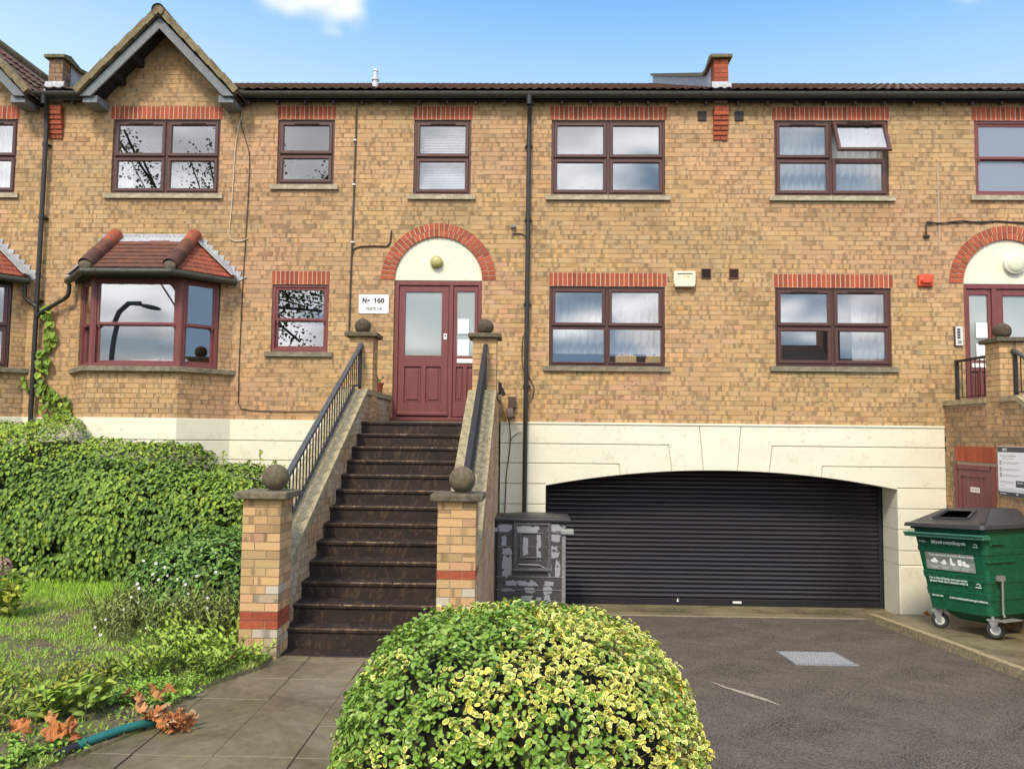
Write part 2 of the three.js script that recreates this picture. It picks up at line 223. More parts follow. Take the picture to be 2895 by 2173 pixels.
// ---------- ground ----------
const driveY = (z) => -0.77 + 0.07 * z;
{
  const g = new THREE.PlaneGeometry(500, 500); g.rotateX(-Math.PI / 2); g.translate(0, -1.05, 0); const o = mesh('ground', boxUV(g), std([0.13, 0.12, 0.09], 1, { map: rep(T.grain, 0.2) }), scene); tag(o, null, null, null, 'structure');
  const s = mb().side([[-0.62, driveY(-0.62) - 0.2], [11.2, -0.3], [11.2, driveY(11.2)], [-0.62, driveY(-0.62)]], -0.5, 5.24).geo(); tag(mesh('driveway', s, M.asphalt, scene), null, null, null, 'structure');
  const r = mb().side([[0.02, -1], [11.2, -0.3], [11.2, driveY(11.2) + 0.11], [0.28, -0.645], [0.2, -0.7], [0.02, -0.72]], 5.2, 12); tag(mesh('pavement', r.geo(), M.concrete, scene), null, null, null, 'structure');
  const kb = mb(); for (let k = 0; k < 11; k++) { const z0 = 0.3 + k * 0.92, z1 = z0 + 0.905; kb.bar([5.15, driveY(z0) + 0.035, z0], [5.15, driveY(z1) + 0.035, z1], 0.1, 0.14 + (k % 3) * 0.006); } tag(kb.build('kerb', M.coping, scene), null, null, null, 'structure');
  const st = mb().box(-60, 60, -0.3, 0.0, 11.2, 40); tag(mesh('street', st.geo(), M.asphalt, scene), null, null, null, 'structure');
  const pth = new THREE.Group(); pth.name = 'path'; scene.add(pth); tag(pth, null, null, null, 'structure');
  const bed = mb().box(-3.4, -0.46, -1.0, -0.03, 4.9, 11.2); bed.build('mortar_bed', M.soil, pth);
  const zs = [4.92, 5.36, 5.86, 6.33, 6.84, 7.34, 7.84, 8.34, 8.84, 9.34, 9.84, 10.34, 11.2], xs = [-3.4, -2.9, -2.4, -1.9, -1.4, -0.93, -0.46];
  for (let i = 0; i < zs.length - 1; i++) for (let j = 0; j < xs.length - 1; j++) {
    if (j === 0 && zs[i] < 7.3) continue; if (j === 1 && zs[i] < 5.8) continue; const e = 0.002; const g = mb().rbox(xs[j] + e, xs[j + 1] - e, -0.05, 0, zs[i] + e * 0.6, zs[i + 1] - e * 0.6, 0.005).geo(); const s = mesh('paving_slab', g, M.paving, pth); s.position.y = rr(-0.003, 0.003); s.rotation.z = rr(-0.002, 0.002);
  }
}
// lawn, bed and their edge along the path
const edgeX = (z) => { const p = [[2, -2.55], [5.02, -2.52], [5.1, -2.2], [5.66, -2.2], [6.03, -2.42], [6.6, -2.55], [7, -2.5], [7.5, -2.73], [8.4, -3.1], [9.5, -3.4], [12, -3.5]]; for (let i = 1; i < p.length; i++) if (z < p[i][0]) return lerp(p[i - 1][1], p[i][1], (z - p[i - 1][0]) / (p[i][0] - p[i - 1][0])); return -3.5; };
const lawnY = (x, z) => 0.025 + 0.03 * noise.noise(x * 1.3, z * 1.3, 4) + 0.012 * noise.noise(x * 6, z * 6, 1) + 0.03 * sm(0, 0.5, edgeX(z) - x);
{
  const pos = [], N = 90, NX = 80; const X = (i, z) => lerp(-13, edgeX(z) + 0.03 * noise.noise(z * 3, 1, 1), 1 - Math.pow(1 - i / NX, 1.6)), Z = (k) => 0.2 + k * 10.9 / N; const P = (i, k) => { const z = Z(k), x = X(i, z); return [x, i === NX ? -0.01 : lawnY(x, z), z]; };
  for (let k = 0; k < N; k++) for (let i = 0; i < NX; i++) { const a = P(i, k), b = P(i + 1, k), c = P(i + 1, k + 1), d = P(i, k + 1); pos.push(...a, ...d, ...c, ...a, ...c, ...b); }
  const g = new THREE.BufferGeometry(); g.setAttribute('position', new THREE.BufferAttribute(new Float32Array(pos), 3)); boxUV(g); g.computeVertexNormals(); tag(mesh('lawn_soil', g, M.soil, scene), null, null, null, 'structure');
}

// ---------- windows ----------
function ring(w, h, t, d, bevel, z = 0, x = 0, y = 0) { const m = mb(); m.poly([[x, y], [x + w, y], [x + w, y + h], [x, y + h]], d, z, bevel, null, [[[x + t, y + t], [x + t, y + h - t], [x + w - t, y + h - t], [x + w - t, y + t]]]); return m.l[0]; }
function pane(parent, x0, x1, y0, y1, z, mat = M.glass) { const p = mb().box(0, x1 - x0, 0, y1 - y0, -0.003, 0.003).build('pane', mat, parent); p.position.set(x0, y0, z); p.rotation.set(rr(-0.008, 0.008), rr(-0.006, 0.006), 0); return p; }
function sill(parent, x0, x1, y, z0, z1, mat) { const m = mid(x0, x1); function mid(a, b) { return (a + b) / 2; } const s = mb(); for (const [a, b] of x1 - x0 > 1.4 ? [[x0, m - 0.003], [m + 0.003, x1]] : [[x0, x1]]) s.side([[z0, y - 0.085], [z1, y - 0.085], [z1 + 0.004, y - 0.012], [z1 - 0.01, y - 0.006], [z0, y + 0.004]], a, b); return s.build('sill', mat, parent); }
// casement window in local axes: origin at lower left of the opening, x right, y up, z out
function casement(parent, w, h, cols, split, o = {}) {
  const fr = mb(); const f = 0.042, d = 0.07; fr.add(ring(w, h, f, d, 0.006, -0.05)); const cw = w / cols; for (let c = 1; c < cols; c++) fr.box(c * cw - 0.028, c * cw + 0.028, f, h - f, -0.045, 0.012); fr.box(f, w - f, split - 0.02, split + 0.02, -0.045, 0.01);
  fr.build('frame', M.upvc, parent);
  for (let c = 0; c < cols; c++) for (const [y0, y1, top] of [[f - 0.004, split - 0.012, 0], [split + 0.012, h - f + 0.004, 1]]) {
    const x0 = (c ? c * cw + 0.022 : f - 0.004), x1 = (c === cols - 1 ? w - f + 0.004 : (c + 1) * cw - 0.022); const fixed = o.fixed && !top, t = fixed ? 0.026 : 0.058;
    const open = o.open && o.open[0] === c && top; const sash = grp('holder', parent, [x0, open ? y1 : y0, open ? 0.03 : 0]); const sh = y1 - y0; const oy = open ? -sh : 0;
    mesh('sash', ready(ring(x1 - x0, sh, t, 0.05, fixed ? 0.005 : 0.012, -0.01, 0, oy)), M.upvc, sash);
    pane(sash, t - 0.006, x1 - x0 - t + 0.006, oy + t - 0.006, oy + sh - t + 0.006, 0.012, o.glass || M.glass);
    if (open) sash.rotation.x = -o.open[1];
    if (top && o.vent) mb().rbox((x1 - x0) * 0.26, (x1 - x0) * 0.74, oy + sh - 0.04, oy + sh - 0.018, 0.03, 0.052, 0.004).build('vent', M.frameDark, sash);
    sash.updateMatrix(); for (const ch of [...sash.children]) { ch.updateMatrix(); ch.applyMatrix4(sash.matrix); parent.add(ch); } parent.remove(sash);
  }
}
function sashWindow(parent, w, h, split, o = {}) {
  const fr = mb(); fr.add(ring(w, h, 0.05, 0.09, 0.006, -0.06)); fr.build('frame', M.timber, parent);
  const up = mb(); up.add(ring(w - 0.09, h - split - 0.02, 0.045, 0.035, 0.005, -0.02, 0.045, split - 0.025)); up.box(0.07, 0.1, split - 0.06, split - 0.02, -0.02, 0.012); up.box(w - 0.1, w - 0.07, split - 0.06, split - 0.02, -0.02, 0.012); up.build('sash', M.timber, parent);
  pane(parent, 0.085, w - 0.085, split + 0.015, h - 0.085, 0.0, o.glass || M.glass);
  const lo = mb(); lo.add(ring(w - 0.09, split + 0.01 - 0.045, 0.048, 0.035, 0.005, -0.056, 0.045, 0.045)); lo.build('sash', M.timber, parent); pane(parent, 0.088, w - 0.088, 0.09, split - 0.03, -0.036, o.glass || M.glass);
}
function room(parent, x0, x1, y0, y1, z1 = -0.16, depth = 2.2, mat = M.room) { const m = mb(); const a = x0 - 0.35, b = x1 + 0.35, c = y0 - 0.9, d = y1 + 0.25, z0 = z1 - depth; m.box(a, b, c, d, z0 - 0.02, z0); m.box(a - 0.02, a, c, d, z0, z1); m.box(b, b + 0.02, c, d, z0, z1); m.box(a - 0.02, b + 0.02, d, d + 0.02, z0, z1); m.box(a - 0.02, b + 0.02, c - 0.02, c, z0, z1); m.build('interior_wall', mat, parent); }
function soldiers(parent, x0, x1, y0, z = 0.002) { // brick-on-end head
  const n = Math.round((x1 - x0) / 0.0752), p = (x1 - x0) / n, L = grp('lintel', parent); const base = [0, 1, 2, 3, 4].map((k) => { const t = 0.8 + k * 0.1; return mb().box(0.006, p - 0.006, 0.004, 0.216, -0.1, 0, [t, t * (0.95 + (k % 2) * 0.12), t]).geo(); });
  for (let i = 0; i < n; i++) { const b = mesh('brick', base[Math.floor(rnd() * 5)], M.red, L); b.position.set(x0 + i * p, y0, z + rr(-0.003, 0.002)); }
  mb().box(x0, x1, y0, y0 + 0.22, -0.1, z - 0.003).build('mortar_joint', M.mortarLight, L);
}
function arch(parent, cx, cy) {
  const A = grp('arch', parent); const shapes = {};
  for (const [r0, r1, n] of [[0.702, 0.806, 30], [0.812, 0.918, 34]]) for (let i = 0; i < n; i++) {
    const k = r0 + '_' + (i % 5); if (!shapes[k]) { const d = Math.PI / n, e = 0.006, t = 0.8 + (i % 5) * 0.1; const a0 = (e * 1.3) / r0, a1 = d - (e * 1.3) / r0; const pts = [[r0 * Math.cos(a0), r0 * Math.sin(a0)], [r1 * Math.cos(a0 * 0.9), r1 * Math.sin(a0 * 0.9)], [r1 * Math.cos(a1 + 0.001), r1 * Math.sin(a1 + 0.001)], [r0 * Math.cos(a1), r0 * Math.sin(a1)]]; shapes[k] = mb().poly(pts, 0.1, -0.095, 0, [t, t, t]).geo(); }
    const b = mesh('brick', shapes[k], M.red, A); b.position.set(cx, cy, 0.006 + rr(-0.002, 0.002)); b.rotation.z = (i * Math.PI) / n;
  }
  const pts = []; for (let i = 0; i <= 40; i++) { const a = (i / 40) * Math.PI; pts.push([cx + 0.915 * Math.cos(a), cy + 0.915 * Math.sin(a)]); } for (let i = 40; i >= 0; i--) { const a = (i / 40) * Math.PI; pts.push([cx + 0.704 * Math.cos(a), cy + 0.704 * Math.sin(a)]); } mb().poly(pts, 0.09, -0.088).build('mortar_joint', M.mortarLight, A);
  const t = []; for (let i = 0; i <= 40; i++) { const a = (i / 40) * Math.PI; t.push([cx + 0.7 * Math.cos(a), cy + 0.7 * Math.sin(a)]); } mb().poly(t, 0.05, -0.075).build('arch_panel', M.render, parent);
}
function doorway(house, x0, x1, mirror) { // opening x0..x1, frame from 2.13 to 4.41
  const dr = grp('door', house, [0, 0, -0.075]); const w = x1 - x0, X = (v) => (mirror ? x1 - v : x0 + v), bx = (m, a, b, ...r) => m.rbox(Math.min(X(a), X(b)), Math.max(X(a), X(b)), ...r); const y0 = 2.2, y1 = 4.41;
  const fr = mb(); bx(fr, 0, 0.07, y0, y1, -0.06, 0.04, 0.006); bx(fr, w - 0.06, w, y0, y1, -0.06, 0.04, 0.006); bx(fr, 0.05, w - 0.05, y1 - 0.075, y1, -0.06, 0.042, 0.006); bx(fr, 0.875, 0.945, y0, y1 - 0.07, -0.06, 0.038, 0.006); bx(fr, -0.03, w + 0.03, 2.165, 2.225, -0.06, 0.09, 0.008); fr.build('frame', M.timber, dr);
  const leaf = mb(), xa = 0.075, xb = 0.87, xc = 0.95, xd = w - 0.065; const F = [-0.03, 0.018];
  bx(leaf, xa, xa + 0.1, 2.24, 4.33, ...F, 0.004); bx(leaf, xb - 0.11, xb, 2.24, 4.33, ...F, 0.004); bx(leaf, xa + 0.09, xb - 0.1, 4.23, 4.33, ...F, 0.004); bx(leaf, xa + 0.09, xb - 0.1, 3.03, 3.21, ...F, 0.004); bx(leaf, xa + 0.09, xb - 0.1, 2.24, 2.46, ...F, 0.004); bx(leaf, 0.44, 0.52, 2.45, 3.04, ...F, 0.004); bx(leaf, xa - 0.01, xb + 0.02, 2.25, 2.31, 0.0, 0.06, 0.012); leaf.build('door_leaf', M.timber, dr);
  for (const [a, b] of [[0.18, 0.435], [0.525, 0.755]]) { const p = mb(); bx(p, a, b, 2.465, 3.025, -0.02, -0.004, 0.003); bx(p, a + 0.035, b - 0.035, 2.5, 2.99, -0.012, 0.01, 0.009); p.build('door_panel', M.timber, dr); }
  const side = mb(); bx(side, xc, xc + 0.05, 2.24, 4.33, ...F, 0.004); bx(side, xd - 0.05, xd, 2.24, 4.33, ...F, 0.004); bx(side, xc + 0.04, xd - 0.04, 4.24, 4.33, ...F, 0.004); bx(side, xc + 0.04, xd - 0.04, 3.03, 3.2, ...F, 0.004); bx(side, xc + 0.04, xd - 0.04, 2.24, 2.48, ...F, 0.004); const sm2 = (xc + xd) / 2; bx(side, sm2 - 0.03, sm2 + 0.03, 2.47, 3.04, ...F, 0.004); side.build('side_panel', M.timber, dr);
  for (const [a, b] of [[xc + 0.055, sm2 - 0.035], [sm2 + 0.035, xd - 0.055]]) { const p = mb(); bx(p, a, b, 2.485, 3.025, -0.02, -0.004, 0.003); bx(p, a + 0.025, b - 0.025, 2.52, 2.99, -0.012, 0.01, 0.008); p.build('door_panel', M.timber, dr); }
  const pg = (a, b, c, d) => { const p = mb(); p.box(Math.min(X(a), X(b)), Math.max(X(a), X(b)), c, d, -0.012, -0.006).build('pane', M.frost, dr); }; pg(xa + 0.095, xb - 0.105, 3.205, 4.235); pg(xc + 0.045, xd - 0.045, 3.195, 4.245);
  const lb = mb(); bx(lb, sm2 - 0.13, sm2 + 0.13, 3.09, 3.16, 0.012, 0.03, 0.006); lb.build('letter_box', M.white, dr);
  const lk = mb(); bx(lk, xb - 0.075, xb - 0.02, 3.46, 3.56, 0.014, 0.036, 0.01); const g = new THREE.CylinderGeometry(0.012, 0.012, 0.014, 14); g.rotateX(Math.PI / 2); g.translate(X(xb - 0.047), 3.528, 0.042); const lock = lk.build('lock', M.white, dr); mb().add(g).build('keyhole', M.iron, dr);
  room(house, x0, x1, 2.6, 4.2, -0.2, 2.5);
  return { X, xc, xd, sm2 };
}

// ---------- bay window with its roof ----------
function bay(house, cx, timber, roofTilesDark) {
  const fx = 0.7, fz = 0.6, sx = 1.27; const pl = [[-sx, 0], [-fx, fz], [fx, fz], [sx, 0]].map((p) => [cx + p[0], p[1]]);
  const B = grp('bay', house); const inset = (d) => [[cx - sx + d * 1.2, -0.25], [cx - sx + d * 1.2, 0], [cx - fx + d * 0.6, fz - d], [cx + fx - d * 0.6, fz - d], [cx + sx - d * 1.2, 0], [cx + sx - d * 1.2, -0.25]];
  mb().plan(inset(0.009), BASE, 2.86).build('bay_wall', M.mortar, B);
  const rest = []; const facets = [[pl[0], pl[1]], [pl[1], pl[2]], [pl[2], pl[3]]]; const frames = facets.map(([a, b]) => { const L = Math.hypot(b[0] - a[0], b[1] - a[1]), u = [(b[0] - a[0]) / L, 0, (b[1] - a[1]) / L]; return { o: [a[0], 0, a[1]], u, n: [-u[2], 0, u[0]], L }; });
  frames.forEach((f, i) => { const bs = []; for (let j = 0; j < 10; j++) { const y = BASE + 0.004 + j * CP; course(y, j + i, [[flat(0), flat(f.L)]], (b) => bs.push(b)); } if (i !== 1) { const a = i ? f.L - 0.215 : 0, e = i ? f.L : 0.215; for (let j = 10; j < 29; j++) { const y = BASE + 0.004 + j * CP, w = e - a; for (const [p, q] of j % 2 ? [[a, e]] : [[a, a + w / 2 - 0.005], [a + w / 2 + 0.005, e]]) bs.push({ q: [p, q, p, q, y, y + BH], x: p, y, full: false }); } } rest.push(...layBricks(B, f, bs, [0.6, 2.6], 0)); });
  const brk = mesh('bay_bricks', mergeGeometries(rest), M.brick, B); tag(brk, null, null, null, 'stuff');
  for (const i of [0, 2]) { const f = frames[i], g = mb().box(i ? f.L - 0.215 : 0, i ? f.L : 0.215, 2.86, 4.32, -0.12, -0.009).geo(); g.applyMatrix4(new THREE.Matrix4().makeBasis(new THREE.Vector3(...f.u), new THREE.Vector3(0, 1, 0), new THREE.Vector3(...f.n)).setPosition(...f.o)); mesh('bay_pier', g, M.mortar, B); }
  // sill stones
  const so = (d, z) => [[cx - sx - d * 0.9, 0.0], [cx - fx - d * 0.5, fz + d], [cx + fx + d * 0.5, fz + d], [cx + sx + d * 0.9, 0.0]]; const o = so(0.085), q = inset(0.1).slice(1, 5); for (let i = 0; i < 3; i++) mb().plan([o[i], o[i + 1], q[i + 1], q[i]].reverse(), 2.86, 2.935, 0.006).build('sill', M.sillDark, B);
  // three windows
  frames.forEach((f, i) => {
    const a = i === 0 ? 0.225 : 0.035, b = i === 2 ? f.L - 0.225 : f.L - 0.035; const off = -0.055; const W = grp('bay_window', house, [f.o[0] + f.u[0] * a + f.n[0] * off, 2.94, f.o[2] + f.u[2] * a + f.n[2] * off], Math.atan2(-f.u[2], f.u[0]));
    if (timber) sashWindow(W, b - a, 1.36, 0.66); else casement(W, b - a, 1.36, i === 1 ? 2 : 1, 0.64, { vent: false });
  });
  const post = mb(); for (const s of [-1, 1]) { post.cyl(cx + s * (fx - 0.03), 2.94, fz - 0.065, 0.055, 0.055, 1.36, 10); } post.build('corner_post', timber ? M.timber : M.upvc, B);
  { const m = mb(), x0 = cx - 1.2, x1 = cx + 1.2; m.box(x0, x1, 2.0, 4.6, -2.6, -2.58); m.box(x0, x0 + 0.02, 2, 4.6, -2.58, -0.28); m.box(x1 - 0.02, x1, 2, 4.6, -2.58, -0.28); m.box(x0, x1, 1.98, 2.0, -2.58, -0.28); m.box(x0, x1, 4.6, 4.62, -2.58, -0.28); m.plan(inset(0.08), 4.33, 4.35); m.plan(inset(0.12), 2.8, 2.865); m.build('interior_wall', M.room, house); }
  // roof: front slope and two triangular sides, plain tiles
  const R = grp('bay_roof', house); const ey = 4.40, ty = 5.05, ez = 0.86, hx = 0.64, wx = 1.33;
  const slab = mb(); slab.plan([[cx - wx + 0.05, 0], [cx - hx - 0.02, ez - 0.09], [cx + hx + 0.02, ez - 0.09], [cx + wx - 0.05, 0]], 4.3, 4.37); slab.build('soffit', M.soffit, R);
  const tri = (pts) => { const g = new THREE.BufferGeometry(); g.setAttribute('position', new THREE.BufferAttribute(new Float32Array(pts.flat()), 3)); g.computeVertexNormals(); return g; };
  const A = [cx - hx, ey, ez], Bb = [cx + hx, ey, ez], C = [cx + hx, ty, 0.02], D = [cx - hx, ty, 0.02], E = [cx + wx, ey, 0.1], F = [cx - wx, ey, 0.1]; const dn = (p) => [p[0], p[1] - 0.03, p[2] - 0.01];
  mb().add(tri([A, Bb, C, A, C, D, Bb, E, C, F, A, D].map(dn))).build('roof_board', M.soffit, R);
  const tg = [0, 1, 2, 3, 4, 5].map((k) => { const red = k / 5; return mb().box(0.002, 0.163, 0, 0.17, -0.012, 0, [lerp(0.42, 1.1, red), lerp(0.62, 1.0, red), lerp(0.85, 1, red)]).geo(); });
  const slope = (P0, P1, up, wAt, redAt) => { // P0 eaves left, P1 eaves right, up = vector to the top
    const u = new THREE.Vector3(...P1).sub(new THREE.Vector3(...P0)), L = u.length(); u.normalize(); const v = new THREE.Vector3(...up); const n = u.clone().cross(v).normalize(); const vv = n.clone().cross(u).normalize(); const H = v.dot(vv); const rows = Math.round(H / 0.132);
    for (let r = 0; r < rows; r++) { const s = (r * H) / rows; const [l, rr2] = wAt(r / rows, L); const off = (r % 2) * 0.082; for (let x = l - off; x < rr2; x += 0.165) { const a = Math.max(x, l), b = Math.min(x + 0.165, rr2); if (b - a < 0.03) continue; const k = clamp(Math.floor(redAt(r / rows, (a / L)) * 6 + rr(-0.9, 0.9)), 0, 5); const t = mesh('roof_tile', tg[k], M.clay, R); const tilt = 0.022; const m = new THREE.Matrix4().makeBasis(u, vv, n).setPosition(...P0); m.multiply(new THREE.Matrix4().makeTranslation(a, s - 0.02, 0.024 + rr(-0.002, 0.002))).multiply(new THREE.Matrix4().makeRotationX(-tilt - 0.05)).multiply(new THREE.Matrix4().makeScale((b - a) / 0.165, 1, 1)); t.applyMatrix4(m); } }
  };
  slope(A, Bb, [0, ty - ey, 0.02 - ez], () => [0, 2 * hx], (t, x) => (t > 0.8 ? 0.9 : 0.02 + 0.2 * t));
  // side slopes: courses shorten towards the hip's top
  for (const s of [-1, 1]) {
    const P0 = s > 0 ? Bb : F, P1 = s > 0 ? E : A; const u = new THREE.Vector3(...P1).sub(new THREE.Vector3(...P0)), L = u.length(); u.normalize(); const top = new THREE.Vector3(...(s > 0 ? C : D)).sub(new THREE.Vector3(...P0)); const tu = top.dot(u); const vv = top.clone().addScaledVector(u, -tu), H = vv.length(); vv.normalize(); const n = u.clone().cross(vv).normalize(); const rows = 8;
    for (let r = 0; r < rows; r++) { const f = r / rows, l = lerp(0, tu, f), e = lerp(L, tu, f + 0.3 / rows), yy = f * H; for (let x = l - (r % 2) * 0.08; x < e; x += 0.165) { const a = Math.max(x, l), b = Math.min(x + 0.165, e); if (b - a < 0.025) continue; const k = clamp(Math.floor((s > 0 ? 0.35 + 0.6 * f + 0.5 * ((a - l) / L) : 0.2) * 6 + rr(-0.8, 0.8)), 0, 5); const t = mesh('roof_tile', tg[k], M.clay, R); t.applyMatrix4(new THREE.Matrix4().makeBasis(u, vv, n).setPosition(...P0).multiply(new THREE.Matrix4().makeTranslation(a, yy - 0.02, 0.022)).multiply(new THREE.Matrix4().makeRotationX(-0.07)).multiply(new THREE.Matrix4().makeScale((b - a) / 0.165, 0.85, 1))); } }
  }
  for (const s of [-1, 1]) { // round hip tiles with a mortar plug at the foot
    const a = new THREE.Vector3(cx + s * hx, ey + 0.035, ez + 0.02), b = new THREE.Vector3(cx + s * hx, ty + 0.06, 0.06); for (let k = 0; k < 3; k++) { const p = a.clone().lerp(b, k / 3 - (k ? 0.02 : 0)), q = a.clone().lerp(b, (k + 1) / 3); const m = mb(); const c = [[0.32, 0.5, 0.75], [0.5, 0.75, 0.95], [1.0, 0.95, 0.95]][k]; m.tube([p.toArray(), q.toArray()], 0.108 - k * 0.004, 16, 1, c); m.build('hip_tile', M.clay, R); }
    const g = new THREE.SphereGeometry(0.1, 12, 8); g.scale(1, 1, 0.5); g.translate(a.x, a.y, a.z); mb().add(g).build('mortar_plug', M.capDark, R);
  }
  // lead flashing: along the top and stepped down both sides
  mb().rbox(cx - hx, cx + hx, ty - 0.02, ty + 0.075, 0.0, 0.035, 0.008).add(new THREE.BoxGeometry(2 * hx, 0.012, 0.16).rotateX(0.62).translate(cx, ty - 0.035, 0.09)).build('lead_flashing', M.lead, R);
  for (const s of [-1, 1]) {
    const N = 9, x0 = cx + s * (hx + (s < 0 ? 0.16 : -0.02)), x1 = cx + s * (wx + 0.13), yt = ty + 0.08, yb = ey + 0.02; const pts = []; for (let i = 0; i < N; i++) { const xa = lerp(x0, x1, i / N), xb = lerp(x0, x1, (i + 1) / N), y = lerp(yt, yb + 0.03, i / (N - 1)); pts.push([xa, y], [xb + s * 0.02, y - 0.01]); } for (let i = N; i >= 0; i--) pts.push([lerp(x0, x1, i / N) - s * 0.13, lerp(yt, yb, i / N) - 0.06]); mb().poly(s > 0 ? pts : pts.reverse(), 0.012, 0.004).build('lead_flashing', M.lead, R);
    mb().bar([cx + s * (hx + 0.02), ty - 0.0, 0.07], [cx + s * (wx + 0.0), ey + 0.03, 0.15], 0.15, 0.018).build('lead_flashing', M.lead, R);
  }
  // gutter round the bay
  const gp = [[cx - wx - 0.02, ey - 0.075, 0.14], [cx - hx - 0.03, ey - 0.07, ez + 0.05], [cx + hx + 0.03, ey - 0.07, ez + 0.05], [cx + wx + 0.02, ey - 0.075, 0.14]]; const G = mb(); for (let i = 0; i < 3; i++) G.tube([gp[i], gp[i + 1]], 0.052, 14, 1); for (let i = 1; i < 3; i++) G.ball(...gp[i], 0.056); for (const f of [0.15, 0.5, 0.85]) for (let i = 0; i < 3; i++) { const p = gp[i].map((v, k) => lerp(v, gp[i + 1][k], f)), q = gp[i].map((v, k) => lerp(v, gp[i + 1][k], f + 0.02)); G.tube([p, q], 0.059, 14, 1); } G.build('bay_gutter', M.gutter, house);
  const fb = mb(); const fp = [[cx - wx + 0.06, 0.06], [cx - hx - 0.01, ez - 0.03], [cx + hx + 0.01, ez - 0.03], [cx + wx - 0.06, 0.06]]; for (let i = 0; i < 3; i++) fb.bar([fp[i][0], ey - 0.06, fp[i][1]], [fp[i + 1][0], ey - 0.06, fp[i + 1][1]], 0.02, 0.1); fb.build('bay_fascia', M.fascia, house);
}

// ---------- the terrace: three houses ----------
const WALLTOP = 7.32, ROOF_E = [7.415, 0.22], ROOF_R = [10.4, -6];
const slopeY = (z) => ROOF_E[0] + ((ROOF_E[0] - ROOF_R[0]) / (ROOF_E[1] - ROOF_R[1])) * (z - ROOF_E[1]) ;
const tileGeos = {};
function tileProfile(tint) { // one bold-roll tile, 0.3 wide, 0.4 long, lying in x (width) and y (up the slope)
  const g = new THREE.PlaneGeometry(0.3, 0.42, 12, 2), p = g.attributes.position; for (let i = 0; i < p.count; i++) { const x = p.getX(i) / 0.3 + 0.5; p.setZ(i, 0.022 * Math.pow(0.5 - 0.5 * Math.cos(x * 4 * Math.PI), 1.4) + 0.02 * (0.5 - (p.getY(i) / 0.42 + 0.5))); } g.computeVertexNormals();
  const g2 = g.clone(); { const q = g2.attributes.position; for (let i = 0; i < q.count; i++) q.setZ(i, q.getZ(i) - 0.014); } g.translate(0.15, 0.19, 0.02); g2.translate(0.15, 0.19, 0.02); const lip = new THREE.PlaneGeometry(0.3, 0.014, 12, 1); { const q = lip.attributes.position; for (let i = 0; i < q.count; i++) { const x = q.getX(i) / 0.3 + 0.5; const zz = 0.022 * Math.pow(0.5 - 0.5 * Math.cos(x * 4 * Math.PI), 1.4) + 0.02; const top = q.getY(i) > 0; q.setXYZ(i, q.getX(i) + 0.15, -0.02, zz + 0.02 + (top ? 0 : -0.014)); } lip.computeVertexNormals(); }
  return mergeGeometries([ready(g, tint), ready(lip, tint)]);
}
const tileVar = [0, 1, 2, 3].map((k) => tileProfile([0.75 + k * 0.14, 0.8 + (k % 2) * 0.14, 0.8 + k * 0.06]));
function roofTiles(parent, xa, xb, name, frame, rows, single, filter) { // frame: origin at lower left, u along eaves, v up slope, n out
  const rest = []; const base = new THREE.Matrix4().makeBasis(frame.u, frame.v, frame.n).setPosition(frame.o);
  for (let r = 0; r < rows; r++) for (let x = xa, i = 0; x < xb - 0.02; x += 0.3, i++) { if (filter && !filter(x, r * 0.345)) continue; const m = base.clone().multiply(new THREE.Matrix4().makeTranslation(x, r * 0.345 + rr(-0.004, 0.004), rr(-0.003, 0.003))); const gsrc = tileVar[Math.floor(rnd() * 4)]; if (r < single) { const t = mesh('roof_tile', gsrc, M.tile, parent); t.applyMatrix4(m); } else { const g = gsrc.clone(); g.applyMatrix4(m); rest.push(g); } }
  if (rest.length) tag(mesh(name, mergeGeometries(rest), M.tile, parent), null, null, null, 'stuff');
}
